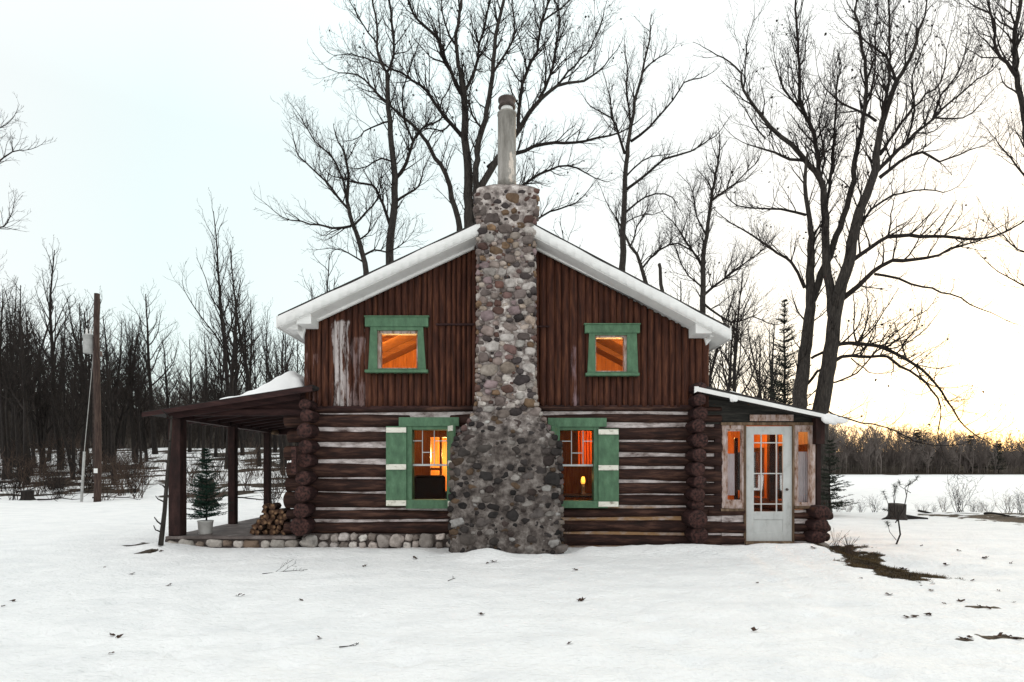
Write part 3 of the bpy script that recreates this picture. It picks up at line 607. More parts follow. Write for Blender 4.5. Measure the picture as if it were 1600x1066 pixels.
# right side wall with a long window
wi.box(WX1-.06, WX1-.02, .12, WD, -.1, .75); wi.box(WX1-.06, WX1-.02, .12, WD, 1.8, wtop(WX1))
for yy in (.12, 1.1, 2.1, 3.1): wi.box(WX1-.06, WX1-.02, yy, yy+.12, .75, 1.8)
wi.box(WX0-.005, WX0+.03, .2, WD, -.1, wtop(WX0)); wi.prism([(WX0-.03, wtop(WX0)-.02), (WX1-.06, wtop(WX1)-.02), (WX1-.06, wtop(WX1)), (WX0-.03, wtop(WX0))], .11, WD-.06)
wi.build('interior_wall', M['intwood'], cabin)
wf = MB(); wf.box(WX0, WX1-.05, .11, WD-.06, -.02, .08); wf.build('floor', M['intdark'], cabin)
wg = MB()
for o in bops: wg.box(o[0], o[1], WD-.032, WD-.028, o[2], o[3])
wg.box(WX1-.042, WX1-.038, .24, 3.1, .75, 1.8); wg.build('glass', M['glass'], cabin)
pc = MB(); px_ = X(1207, 1.6); pc.box(px_-.06, px_+.06, 1.6, 1.72, .08, 2.05); px_ = X(1151, 1.2); pc.box(px_-.03, px_+.03, 1.2, 1.27, .08, 1.95); pc.build('inner_post', M['intdark'], cabin, bevel=.006)
lampo((WX0+.95, 1.9, 2.13), 100, .06, (1, .52, .14))
# --- chimney
def chl(z):   # left px, right px at its own face, front y
    pts = [(-.3, -.975, .79, -.80), (.55, -.985, .79, -.80), (1.2, -.975, .785, -.78), (1.75, -.965, .77, -.75), (1.92, -.85, .66, -.70), (2.12, -.70, .54, -.64), (2.36, -.59, .40, -.57), (2.7, -.565, .365, -.55), (3.8, -.55, .36, -.54), (5.05, -.545, .355, -.53), (5.55, -.545, .36, -.53), (5.62, -.59, .41, -.57), (5.98, -.585, .405, -.57), (6.0, -.56, .38, -.55), (6.13, -.30, .14, -.38)]
    for a, b in zip(pts[:-1], pts[1:]):
        if z <= b[0]:
            t = (z-a[0])/(b[0]-a[0]); return [a[k]+(b[k]-a[k])*t for k in (1, 2, 3)]
    return list(pts[-1][1:])
cm = MB(); zs = np.arange(-.3, 6.131, .035); NP = 88; vv = []
for z in zs:
    xl, xr, yf = chl(z); yb = .03; W_ = xr-xl; D_ = yb-yf; per = 2*(W_+D_)
    for k in range(NP):
        s = (k+.5)/NP*per
        if s < W_: p_ = [xl+s, yf]; nn = (0, -1)
        elif s < W_+D_: p_ = [xr, yf+s-W_]; nn = (1, 0)
        elif s < 2*W_+D_: p_ = [xr-(s-W_-D_), yb]; nn = (0, 1)
        else: p_ = [xl, yb-(s-2*W_-D_)]; nn = (-1, 0)
        d = (.06 if z < 2.2 else .035)*noise.noise(Vector((p_[0]*4, p_[1]*4, z*4)))+.018*noise.noise(Vector((p_[0]*13, p_[1]*13, z*13)))
        # round the vertical corners
        ex = min(p_[0]-xl, xr-p_[0]); ey = p_[1]-yf; rc = .05
        if ex < rc and ey < rc: d -= (rc-max(ex, ey))*.5
        vv.append((p_[0]+nn[0]*d, p_[1]+nn[1]*d, z))
m_ = len(zs); q = [(i*NP+j, i*NP+(j+1) % NP, (i+1)*NP+(j+1) % NP, (i+1)*NP+j) for i in range(m_-1) for j in range(NP)]
kk = len(vv); vv.append((-.08, -.2, 6.15)); t = [(kk, (m_-1)*NP+j, (m_-1)*NP+(j+1) % NP) for j in range(NP)]
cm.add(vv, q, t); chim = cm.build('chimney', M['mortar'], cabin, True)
# unit sphere for stones
import bmesh
bm_ = bmesh.new(); bmesh.ops.create_icosphere(bm_, subdivisions=3, radius=1); ICV = np.array([v.co[:] for v in bm_.verts]); ICT = [[v.index for v in f.verts] for f in bm_.faces]; bm_.free()
bm_ = bmesh.new(); bmesh.ops.create_icosphere(bm_, subdivisions=2, radius=1); ICV2 = np.array([v.co[:] for v in bm_.verts]); ICT2 = [[v.index for v in f.verts] for f in bm_.faces]; bm_.free()
def stone(mb, c, a, d, b, rot, col, seed, axis='front', boxy=.35, lo=False):
    v = (ICV2 if lo else ICV).copy(); v = np.sign(v)*np.abs(v)**(1-boxy*.55); v /= np.maximum(np.abs(v).max(axis=1), np.linalg.norm(v, axis=1)*.82)[:, None]*1.0
    n_ = np.array([noise.noise(Vector(p*1.1)+Vector((seed*7.1, seed*3.3, 0))) for p in v]); v *= (1+.30*n_)[:, None]
    x_, y_, z_ = v[:, 0]*a, v[:, 1]*d, v[:, 2]*b; cr_, sr_ = math.cos(rot), math.sin(rot); x2 = x_*cr_-z_*sr_; z2 = x_*sr_+z_*cr_
    if axis == 'side': x2, y_ = y_, x2
    mb.add(np.stack([x2+c[0], y_+c[1], z2+c[2]], 1), None, ICT2 if lo else ICT, col=lin(col))
cs = MB(); rs = random.Random(11); placed = []
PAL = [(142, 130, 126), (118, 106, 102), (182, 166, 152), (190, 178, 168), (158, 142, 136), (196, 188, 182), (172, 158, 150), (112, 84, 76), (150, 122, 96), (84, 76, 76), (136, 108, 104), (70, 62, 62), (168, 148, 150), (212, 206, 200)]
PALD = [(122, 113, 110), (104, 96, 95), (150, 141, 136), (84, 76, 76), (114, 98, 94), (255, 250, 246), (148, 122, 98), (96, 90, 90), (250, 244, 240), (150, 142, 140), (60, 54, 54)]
zr = sorted([rs.uniform(-.05, 6.0) for _ in range(20000)], key=lambda _: rs.random())
n_try = 0
for n_try, z in enumerate(zr):
    fr = n_try/20000; low = z < 2.25
    s = (.10 if fr < .012 else .075 if fr < .08 else .058 if fr < .35 else .040 if fr < .7 else .027)*rs.uniform(.72, 1.1)
    if 4.7 < z < 6.1: s *= .9
    xl, xr, yf = chl(z); a = s*rs.uniform(1.0, 1.45); b = s*rs.uniform(.7, 1.0)
    if z > 5.93 or ((low or z > 5.35) and rs.random() < .45): continue
    x_ = rs.uniform(xl+a*.6, xr-a*.6)
    if any(((x_-p[0])/(a+p[2]))**2+((z-p[1])/(b+p[3]))**2 < .93 for p in placed): continue
    placed.append((x_, z, a, b))
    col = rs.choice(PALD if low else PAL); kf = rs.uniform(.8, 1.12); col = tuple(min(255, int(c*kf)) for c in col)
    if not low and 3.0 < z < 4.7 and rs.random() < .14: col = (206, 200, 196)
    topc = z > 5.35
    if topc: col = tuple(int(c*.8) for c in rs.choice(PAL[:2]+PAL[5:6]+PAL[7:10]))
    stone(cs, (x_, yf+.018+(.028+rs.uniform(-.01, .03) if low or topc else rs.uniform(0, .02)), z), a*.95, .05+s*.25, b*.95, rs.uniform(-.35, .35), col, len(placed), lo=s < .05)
for sx in (0, 1):
    pl = []
    for n_try in range(2600):
        z = rs.uniform(-.05, 5.95); s = rs.uniform(.04, .085); xl, xr, yf = chl(z); a = s*1.2; b = s*.8; y_ = rs.uniform(yf+.02, -.03)
        if any(((y_-p[0])/(a+p[2]))**2+((z-p[1])/(b+p[3]))**2 < .95 for p in pl): continue
        pl.append((y_, z, a, b)); stone(cs, ((xl-.0, xr+.0)[sx], y_, z), a*.95, .05, b*.95, rs.uniform(-.3, .3), rs.choice(PAL), n_try, 'side', lo=True)
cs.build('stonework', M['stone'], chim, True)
FX = X(792, -.28); zb = Z(286, -.28); fl_ = MB(); r = 14.2*(10.22)/F
def cyl(mb, x, y, prof, sides=28): mb.tube([(x, y, z) for z, r in prof], [r for z, r in prof], sides, True)
zt = Z(178, -.28); H_ = zt-(zb-.15)
cyl(fl_, 0, 0, [(0, r), (.12, r), (.125, r*1.04), (.17, r*1.04), (.175, r), (H_*.5, r), (H_-.03, r), (H_-.028, r*1.07), (H_, r*1.05), (H_+.01, r*.6)]); flo = fl_.build('flue_pipe', M['flue'], chim, True, loc=(FX, -.28, zb-.15))
cp = MB(); cyl(cp, 0, 0, [(H_-.01, r*.66), (H_+.13, r*.66)]); cp.build('flue_neck', M['whitep'], flo, True)
cp = MB(); cyl(cp, 0, 0, [(H_+.09, r*.7), (H_+.105, r*.98), (H_+.15, r*.84), (H_+.20, r*.84), (H_+.21, r*.97), (H_+.24, r*.97), (H_+.255, r*.6), (H_+.26, .02)]); cp.build('flue_cap', M['fluecap'], flo, True)
# --- foundation
def cobbles(mb, px0, px1, pt, pbm, Y, rows, seed, pal, small=False):
    q_ = random.Random(seed); zt_, zb_ = Z(pt, Y), Z(pbm, Y); hh = zt_-zb_; k = 0
    x_ = X(px0, Y)
    while x_ < X(px1, Y):
        sd2 = seed*100+k; k += 1; cc = lambda: (lambda kf, c3: tuple(min(255, int(c*kf)) for c in c3))(q_.uniform(.8, 1.1), q_.choice(pal))
        if rows == 1:
            a = q_.uniform(.06, .135); stone(mb, (x_+a, Y+q_.uniform(0, .03), zb_+hh*q_.uniform(.42, .58)), a, .08, min(hh*.5, a*q_.uniform(.5, .95)), q_.uniform(-.2, .2), cc(), sd2, boxy=.0); x_ += 2*a+q_.uniform(.005, .06)
        elif q_.random() < .42:
            a = q_.uniform(.075, .13); stone(mb, (x_+a, Y+q_.uniform(-.01, .02), zb_+hh*.52), a, .09, min(hh*.46, a*q_.uniform(.8, 1.1)), q_.uniform(-.4, .4), cc(), sd2, boxy=.05); x_ += 2*a+q_.uniform(.0, .03)
        else:
            a = q_.uniform(.055, .11)
            for v_ in (.27, .76): stone(mb, (x_+a+q_.uniform(-.02, .02), Y+q_.uniform(-.005, .03), zb_+hh*(v_+q_.uniform(-.04, .04))), a*q_.uniform(.75, 1), .08, hh*q_.uniform(.17, .26), q_.uniform(-.3, .3), cc(), sd2*3+int(v_*10), boxy=.0)
            x_ += 2*a+q_.uniform(.0, .03)
PALF = [(232, 226, 220), (214, 206, 202), (190, 180, 174), (240, 235, 230), (160, 148, 140), (226, 214, 206)]
PALE = [(206, 192, 180), (226, 218, 210), (216, 206, 196), (150, 130, 112), (132, 116, 104), (176, 160, 146)]
fo = MB(); fo.box(X(474), X(740), -.03, .3, -.25, Z(834)); fo.box(X(262), X(470), -.08, .15, -.25, Z(842)); found = fo.build('foundation', M['cement'], cabin)
fs = MB(); cobbles(fs, 477, 705, 834, 858, -.06, 2, 3, PALF)
qz = random.Random(5)
cobbles(fs, 262, 474, 843, 856, -.11, 1, 4, PALE)
fs.build('foundation_stones', M['pebble'], found, True)
for a_ in ((P(1281, 857, -.2), .12, .15, .11, 0, (140, 130, 122), 5), (P(868, 857, -.75)+Vector((.1, 0, 0)), .1, .12, .06, 0, (120, 112, 108), 6)):
    q_ = MB(); stone(q_, *a_, lo=True); q_.build('corner_stone', M['pebble'], cabin, True)
# --- porch
pz = Z(838, -.12)
pf = MB(); pf.box(X(258, -.14), X(462, -.14), -.14, 4.3, pz-.05, pz); pf.build('porch_floor', M['porchfloor'], cabin, bevel=.008)
pk = MB(); pk.box(X(262)+.05, X(265)+.2, .1, 4.25, -.2, pz-.05); pk.box(X(262)+.05, XL, 4.1, 4.25, -.2, pz-.05); pk.build('porch_footing', M['cement'], cabin)
PXp = X(277.5); ztop_ = Z(655)
for (Y, hw) in ((0, .105), (2.1, .075), (4.0, .072)):
    p_ = MB(); xx = (X(277.5), X(364, 2.1), X(418, 4.0))[(0, 2.1, 4.0).index(Y)]
    n = 10
    for i in range(n):
        pass
    p_.box(xx-hw, xx+hw, Y-hw, Y+hw, pz+.001, ztop_+.02); p_.build('porch_post', M['dark'], cabin, bevel=.012)
bm2 = MB(); xb = [X(277.5), X(364, 2.1), X(418, 4.0)]
bm2.prism([(-.12, ztop_), (4.4, ztop_-.02), (4.4, ztop_+.15), (-.12, ztop_+.15)], min(xb)-.06, min(xb)+.14, ax=0)
bm2.box(min(xb)+.15, XL+.0, -.08, .08, Z(650), Z(640)); bm2.box(min(xb)+.15, XL, 4.1, 4.25, ztop_-.06, ztop_+.1)
bm2.build('porch_beam', M['darkx'], cabin, bevel=.01)
YP = -.42; pa = (X(222, YP), Z(645, YP)); pe_ = (X(488, YP), Z(603, YP))
def pt_(x): return pa[1]+(x-pa[0])*(pe_[1]-pa[1])/(pe_[0]-pa[0])
pr = MB(); pr.prism([(pa[0], pt_(pa[0])-.03), (pe_[0], pt_(pe_[0])-.03), (pe_[0], pt_(pe_[0])+.02), (pa[0], pt_(pa[0])+.02)], YP+.02, 4.5); proof = pr.build('porch_roof', M['shingle'], cabin)
pfa = MB(); pfa.prism([(pa[0], pt_(pa[0])-.07), (pe_[0], pt_(pe_[0])-.09), (pe_[0], pt_(pe_[0])), (pa[0], pt_(pa[0]))], YP-.01, YP+.018); pfa.prism([(X(268, -.2), Z(655, -.2)), (X(470, -.2), Z(624, -.2)), (X(470, -.2), Z(612, -.2)), (X(268, -.2), Z(643, -.2))], -.24, -.2); pfa.build('fascia', M['darkx'], proof, bevel=.004)
pg = MB(); pg.prism([(X(287), Z(650)), (XL, Z(650)), (XL, pt_(XL)-.03), (X(287), pt_(X(287))-.03)], -.03, .03)
for i in range(9):
    yy = .35+i*.48; pg.prism([(pa[0]+.1, pt_(pa[0]+.1)-.12), (XL, pt_(XL)-.14), (XL, pt_(XL)-.03), (pa[0]+.1, pt_(pa[0]+.1)-.03)], yy, yy+.05)
pg.build('rafters', M['darkx'], proof)
be = MB(); c = P(427, 675, 3.9); be.tube([c, c+Vector((0, .3, 0))], [.065, .065], 14, True); be.build('beam_end', M['rawwood'], cabin, True)
br = MB(); pb(br, 455, 463, 698, 741, -.44, -.40); br.build('bracket_board', M['logy'], cabin, bevel=.004)
# --- snow on the roofs
def snowheap(name, label, x0, x1, y0, y1, base, hf, nx_=70, ny_=50):
    mb = MB(); v = []
    for j in range(ny_+1):
        for i in range(nx_+1):
            x_ = x0+(x1-x0)*i/nx_; y_ = y0+(y1-y0)*j/ny_; v.append((x_, y_, base(x_)+hf(x_, y_)))
    q = [(j*(nx_+1)+i, j*(nx_+1)+i+1, (j+1)*(nx_+1)+i+1, (j+1)*(nx_+1)+i) for j in range(ny_) for i in range(nx_)]
    mb.add(v, q); o = mb.build(name, M['snowroof'], None, True); return tag(o, label, 'snow', kind='stuff')
def edge(x, y, x0, x1, y0, y1, r=.18):
    w1 = .25*(vn(np.array([y*2.]), np.array([1.]), 3)[0]); return max(-.03, 1) if False else float(sm(0, r, x-x0-w1)*sm(0, r, x1-x)*sm(0, r, y-y0-.2*vn(np.array([x*2.5]), np.array([4.]), 6)[0])*sm(0, r, y1-y))
SX0, SX1 = X(305, -.2), X(478, -.1)
def ph(x, y):
    e_ = edge(x, y, SX0, SX1, -.3, 4.3); u = (x-SX0)/(SX1-SX0)
    h = .09+.08*u+.07*noise.noise(Vector((x*1.6, y*1.6, 3)))+.03*noise.noise(Vector((x*6, y*6, 8)))
    h += .26*math.exp(-((x-X(455, .3))/.22)**2-((y-.45)/.6)**2)+.13*math.exp(-((x-X(432, .3))/.28)**2-((y-.6)/.7)**2)
    return -.03+e_*(h+.03)
snowheap('roof_snow', 'white snow heaped on the porch roof against the cabin wall', SX0, SX1, -.3, 4.3, lambda x: pt_(x)+.02, ph)
def wh(x, y):
    e_ = edge(x, y, WX0+.0, WX0+.75, -.2, 3.2, .12); return -.03+e_*(.10+.05*noise.noise(Vector((x*3, y*3, 1))))
snowheap('roof_snow', 'thin snow patch lying on top of the glazed entry roof beside the siding', WX0, WX0+.75, -.2, 3.2, lambda x: wt(x)+.04, wh, 24, 60)
sn = MB(); stone(sn, P(1297, 655, -.37), .13, .04, .08, -.2, (236, 238, 240), 3, lo=False); stone(sn, P(1311, 656.5, -.37), .10, .035, .05, -.2, (236, 238, 240), 8); stone(sn, P(1146, 623, -.37), .06, .03, .05, 0, (236, 238, 240), 9)
tag(sn.build('roof_snow', M['snowroof'], None, True), 'small lumps of snow clinging under the eave edge of the glazed entry', 'snow', kind='stuff')
# --- things indoors
t = thing('armchair', 'dark upholstered armchair seen through the lower left window', 'armchair', (X(668, 3.2), 3.2, ZF), .3)
def rb(name, b_, m_, par, bev=.03): 
    q_ = MB(); q_.box(*b_); return q_.build(name, m_, par, bevel=bev)
rb('backrest', (-.36, .36, -.32, -.15, .35, .98), M['intdark'], t, .06); rb('seat', (-.3, .3, -.15, .4, .28, .46), M['intdark'], t)
for s in (-1, 1): rb('armrest', (s*.36-.07, s*.36+.07, -.2, .4, .25, .62), M['intdark'], t)
for sx in (-1, 1):
    for sy in (-.25, .35): rb('leg', (sx*.32-.03, sx*.32+.03, sy-.03, sy+.03, 0, .29), M['intdark'], t, .004)
t = thing('table', 'dark wooden table seen through the lower right window', 'table', (X(905, 1.1), 1.1, ZF))
rb('table_top', (-.5, .5, -.35, .45, .60, .64), M['intdark'], t, .006)
for sx in (-1, 1):
    for sy in (-.28, .38): rb('leg', (sx*.44-.03, sx*.44+.03, sy-.03, sy+.03, 0, .6), M['intdark'], t, .004)
lz = ZF+.64; lx = X(911, 1.1); t = thing('table_lamp', 'small glowing oil lamp on the table behind the lower right window', 'lamp', (lx, 1.1, lz))
q_ = MB(); cyl(q_, 0, 0, [(0, .07), (.02, .07), (.05, .03), (.12, .045), (.2, .02)]); q_.build('base', M['fluecap'], t, True)
q_ = MB(); cyl(q_, 0, 0, [(.2, .03), (.24, .045), (.29, .04), (.34, .025)]); q_.build('lamp_shade', M['shade'], t, True)
d = bpy.data.lights.new('lamp_light', 'POINT'); d.energy = 4; d.color = (1, .55, .2); d.shadow_soft_size = .05; lo_ = bpy.data.objects.new('lamp_light', d); C.objects.link(lo_); lo_.parent = t; lo_.location = (0, -.12, .35)
M['cloth'] = mat('pale cloth', [(.3, (196, 190, 194)), (.7, (222, 216, 220))], 3, rough=.9, bump=.1)
def curtain(px0, px1, pt, pbm, Y, label, mt='curtain'):
    n = 40; v = []; x0, x1, z0, z1 = X(px0, Y), X(px1, Y), Z(pbm, Y), Z(pt, Y)
    for j in range(9):
        for i in range(n+1):
            u = i/n; v.append((x0+(x1-x0)*u, Y+(.02 if mt == 'curtain' else .006)*math.sin(u*38+j*.1), z0+(z1-z0)*j/8))
    m = MB(); m.add(v, [(j*(n+1)+i, j*(n+1)+i+1, (j+1)*(n+1)+i+1, (j+1)*(n+1)+i) for j in range(8) for i in range(n)])
    tag(m.build('curtain', M[mt], None, True), label, 'curtain')
curtain(903, 931, 668, 726, .45, 'orange curtain glowing in the lower right window above the lamp')
curtain(1245, 1266, 706, 786, .14, 'pale grey cloth hanging behind the narrow window right of the entry door', 'cloth')
curtain(1134, 1148, 709, 774, .14, 'pale narrow cloth hanging behind the window left of the entry door', 'cloth')
# ------------------------------------------------------------------ plants
def grow(out, p, d, L, r, lvl, mx_, g_, up=.12, wig=.16, sp=.3, minr=.005, cr_=(.35, .6), ang=(.45, .95)):
    n = max(2, min(8, int(L/.2))); st_ = L/n; pts = [p.copy()]; rad = [r]
    d = d.normalized(); dirs = [d]
    for i in range(n):
        d = (d+Vector((g_.gauss(0, wig), g_.gauss(0, wig), g_.gauss(0, wig)+up))).normalized(); p = p+d*st_; pts.append(p); dirs.append(d)
        rad.append(max(minr*.6, r*(1-.72*(i+1)/n)))
    out.append((pts, rad, lvl))
    if lvl >= mx_: return
    k = max(2, int(L/sp*(1.0 if lvl else 1)+g_.random()))
    for c in range(k):
        t = (c+.4+g_.random()*.5)/k*.85+.15; fi = t*n; i = min(n-1, int(fi)); q = pts[i].lerp(pts[i+1], fi-i); dd = dirs[i+1]
        a = g_.uniform(*ang); az = g_.uniform(0, 6.283); o1 = dd.orthogonal().normalized(); o2 = dd.cross(o1)
        nd = dd*math.cos(a)+(o1*math.cos(az)+o2*math.sin(az))*math.sin(a)
        grow(out, q, nd, L*g_.uniform(*cr_)*(1.15-.5*t), max(minr, rad[i]*.55), lvl+1, mx_, g_, up, wig, sp*.62, minr, cr_, ang)
def tomesh(mb, polys, s0=6):
    for pts, rad, l in polys: mb.tube(pts, rad, s0 if rad[0] > .05 else (5 if rad[0] > .02 else 3))
def leaves(mb, polys, n, g_, size=.05):
    tw = [p for p in polys if p[1][0] < .02]
    for _ in range(n):
        p = g_.choice(tw)[0][-1]; a = Vector((g_.gauss(0, 1), g_.gauss(0, 1), g_.gauss(0, 1))).normalized(); b = a.orthogonal().normalized(); s = size*g_.uniform(.6, 1.3); p = p+Vector((0, 0, -s))
        c = a.cross(b); mb.add([p+b*s, p+c*s*.6+a*s*.2, p-b*s, p-c*s*.6+a*s*.2, p+b*s*.2-c*s*.9], [(0, 1, 2, 3)], [(0, 3, 4)])
def hero(name, label, Y0, limbs, seed, sub=1.5, sp=.34, up=.12, lf=0, cut=1, twr=1.0, mx_=2, depth=.35, group=None, tw='twig', minr=.0050, cat='tree'):
    """limbs: (list of px,py ; start width px ; end width px ; is_trunk ; sub length factor)"""
    g_ = random.Random(seed); known = []; trunk = []; crown = []; scale = (Y0-CY)/F
    for li, lb_ in enumerate(limbs):
        pp, w0, w1, tr = lb_[:4]; w0 *= .74; w1 *= .8; sf_ = lb_[4] if len(lb_) > 4 else 1
        # smooth the traced line
        A = [Vector(p) for p in pp]; S = []
        for i in range(len(A)-1):
            p0, p1, p2, p3 = A[max(i-1, 0)], A[i], A[i+1], A[min(i+2, len(A)-1)]; m = max(2, int((p2-p1).length/14))
            for k in range(m):
                t = k/m; S.append(.5*((2*p1)+(p2-p0)*t+(2*p0-5*p1+4*p2-p3)*t*t+(3*p1-p0-3*p2+p3)*t*t*t))
        S.append(A[-1]); yst = Y0
        if known:
            yst = min(known, key=lambda q: (q[0]-S[0]).length)[1]
        Lp = sum((S[i+1]-S[i]).length for i in range(len(S)-1)); slope = (g_.uniform(-depth, depth) if not tr else g_.uniform(-.12, .12)); bow = g_.uniform(-.15, .15)
        acc = 0; pts = []; rad = []
        for i, s in enumerate(S):
            if i: acc += (S[i]-S[i-1]).length
            t = acc/max(Lp, 1); y = yst+Lp*scale*(slope*t+bow*t*(1-t)*2)
            j = .9*(1-.0*t) if i not in (0, len(S)-1) else 0
            pts.append(P(s.x+g_.gauss(0, j), s.y+g_.gauss(0, j), y)); rad.append(max(minr, (w0+(w1-w0)*t)/2*(y-CY)/F)); known.append((s, y))
        if tr == 2:       # run the stem down to the ground and flare it
            b = pts[0]; gz = H(b.x, b.y); dx = (pts[0]-pts[min(2, len(pts)-1)]); 
            ext = []
            for k in range(6, 0, -1):
                t = k/6; zz = b.z+(gz-.1-b.z)*t; ext.append((Vector((b.x, b.y, zz)), rad[0]*(1+.25*t+.5*max(0, t-.8)*3)))
            pts = [e_[0] for e_ in ext]+pts; rad = [e_[1] for e_ in ext]+rad
        (trunk if tr else crown).append((pts, rad, 0))
        # side shoots
        off = 0; nxt = .5*sp
        for i in range(7 if tr == 2 else 1, len(pts)):
            seg = (pts[i]-pts[i-1]).length; off += seg
            while off > nxt:
                nxt += sp*.42*g_.uniform(.5, 1.3)*(1.0 if not tr else 1.3)
                dd = (pts[i]-pts[i-1]).normalized(); a = g_.uniform(.5, 1.1); az = g_.uniform(0, 6.283); o1 = dd.orthogonal().normalized(); o2 = dd.cross(o1)
                nd = dd*math.cos(a)+(o1*math.cos(az)+o2*math.sin(az))*math.sin(a)+Vector((0, 0, .35))
                t = i/len(pts); L = sub*sf_*g_.uniform(.4, 1.25)*(1 if not tr else (.25+.9*t))*(1.1-.35*t)
                grow(crown, pts[i], nd, L, max(minr*1.3, min(rad[i]*.5, .022*twr*L)), 1, mx_+1 if L > .7 else mx_, g_, up, .15, .27, minr)
        if w1 < 4: grow(crown, pts[-1], (pts[-1]-pts[-2]), sub*.9, rad[-1], 1, mx_+1, g_, up, .15, .3, minr)
    base = trunk[0][0][0] if trunk else crown[0][0][0]; loc = Vector((base.x, base.y, H(base.x, base.y)))
    t_ = thing(name, label, cat, loc, 0, group)
    def sh(pl): return [([p-loc for p in a], b, c) for a, b, c in pl]
    m = MB(); tomesh(m, sh(trunk), 10)
    m.build('trunk', M['bark'], t_, True)
    m = MB(); crown_ = sh(crown); tomesh(m, crown_, 6)
    if lf: leaves(m, crown_, lf, g_)
    m.build('crown', M[tw], t_, True)
    return t_
hero('leafless_tree', 'slim leafless tree rising straight behind the left roof slope, left of the chimney', 10.5, [
 ([(609, 408), (612, 355), (617, 315), (617, 276), (611, 229), (609, 189), (606, 150), (605, 114)], 17, 8, 2),
 ([(605, 114), (596, 100), (590, 71), (589, 39), (584, 8), (580, -30)], 6, 3, 1), ([(605, 112), (613, 98), (617, 71), (613, 39), (609, 0), (612, -40)], 6, 3, 0),
 ([(600, 103), (580, 95), (560, 88), (540, 85)], 4, 2, 0), ([(605, 160), (588, 144), (578, 134), (558, 118), (531, 114)], 6, 2, 0),
 ([(619, 278), (635, 256), (645, 221), (655, 205), (676, 193), (692, 183)], 8, 3, 0), ([(645, 221), (633, 190), (628, 160), (636, 120), (650, 80)], 5, 2, 0),
 ([(619, 315), (637, 303), (655, 292), (661, 268)], 6, 2, 0), ([(611, 252), (597, 248), (574, 260), (558, 264)], 4, 2, 0), ([(609, 351), (597, 319), (588, 296), (582, 290), (562, 286), (540, 281)], 7, 3, 0),
 ([(608, 190), (590, 195), (570, 205), (560, 215)], 4, 2, 0), ([(590, 71), (575, 50), (560, 30), (548, 5)], 4, 2, 0)], 1, sub=1.25, sp=.30, lf=120)
hero('leafless_tree', 'leafless tree leaning left above the left eave with long low drooping limbs', 10.0, [
 ([(572, 425), (562, 378), (552, 351), (544, 327), (543, 299), (546, 270), (538, 240)], 12, 4, 2),
 ([(552, 351), (538, 357), (499, 353), (471, 347), (440, 339)], 6, 2, 0, .8), ([(544, 327), (527, 307), (511, 284), (491, 268), (467, 244), (462, 228)], 6, 2, 0),
 ([(544, 320), (534, 276), (519, 244), (491, 220), (473, 189)], 5, 2, 0), ([(554, 351), (574, 331), (590, 311), (596, 280)], 5, 2, 0), ([(566, 400), (585, 392), (606, 395), (630, 380)], 5, 2, 0), ([(560, 375), (575, 365), (580, 340)], 4, 2, 0), ([(568, 410), (545, 395), (525, 390)], 4, 2, 0)], 2, sub=1.2, sp=.28)
hero('leafless_tree', 'large leafless tree with several dark stems directly behind the stone chimney', 12.0, [
 ([(733, 351), (731, 307), (731, 252), (727, 213), (727, 181), (724, 146), (720, 114)], 22, 11, 2),
 ([(746, 350), (744, 292), (746, 236), (754, 201), (764, 158), (768, 118), (773, 79), (779, 39), (787, 0), (790, -40)], 15, 5, 2),
 ([(720, 114), (712, 71), (716, 39), (722, 0), (726, -40)], 9, 4, 1), ([(722, 213), (704, 193), (688, 173), (672, 150), (657, 134), (629, 116), (605, 104)], 9, 3, 0),
 ([(720, 146), (704, 114), (690, 83), (684, 59), (661, 39), (645, 20), (639, 0), (630, -30)], 9, 3, 0),
 ([(718, 355), (708, 311), (696, 272), (680, 246), (668, 225), (655, 205), (625, 180), (600, 158), (588, 143)], 13, 3, 2),
 ([(745, 300), (770, 262), (795, 225), (811, 201), (835, 166), (858, 142), (886, 130), (913, 128), (937, 110)], 16, 3, 1),
 ([(810, 201), (813, 150), (823, 114), (839, 79), (846, 35), (858, 0), (862, -30)], 9, 3, 0), ([(842, 154), (862, 118), (870, 67), (875, 31), (866, 0)], 7, 3, 0), ([(870, 134), (898, 102), (917, 83), (932, 55), (941, 31)], 5, 2, 0),
 ([(762, 262), (785, 248), (807, 240), (835, 231), (866, 224), (898, 223), (933, 217), (969, 207)], 9, 3, 0, .7), ([(760, 320), (790, 305), (819, 290), (842, 272), (874, 260), (898, 262), (929, 278)], 8, 2, 0, .7), ([(835, 347), (858, 331), (886, 323), (911, 307)], 5, 2, 0, .6),
 ([(768, 118), (790, 85), (805, 50), (800, 10)], 6, 3, 0), ([(724, 146), (742, 110), (748, 70), (760, 30), (765, -10)], 7, 3, 0), ([(712, 71), (695, 40), (690, 0)], 5, 2, 0), ([(754, 201), (738, 180), (733, 150), (741, 120)], 5, 2, 0), ([(846, 35), (880, 10), (905, -20)], 4, 2, 0), ([(704, 193), (690, 205), (668, 200), (655, 206)], 4, 2, 0)], 3, sub=1.5, sp=.30, lf=420)
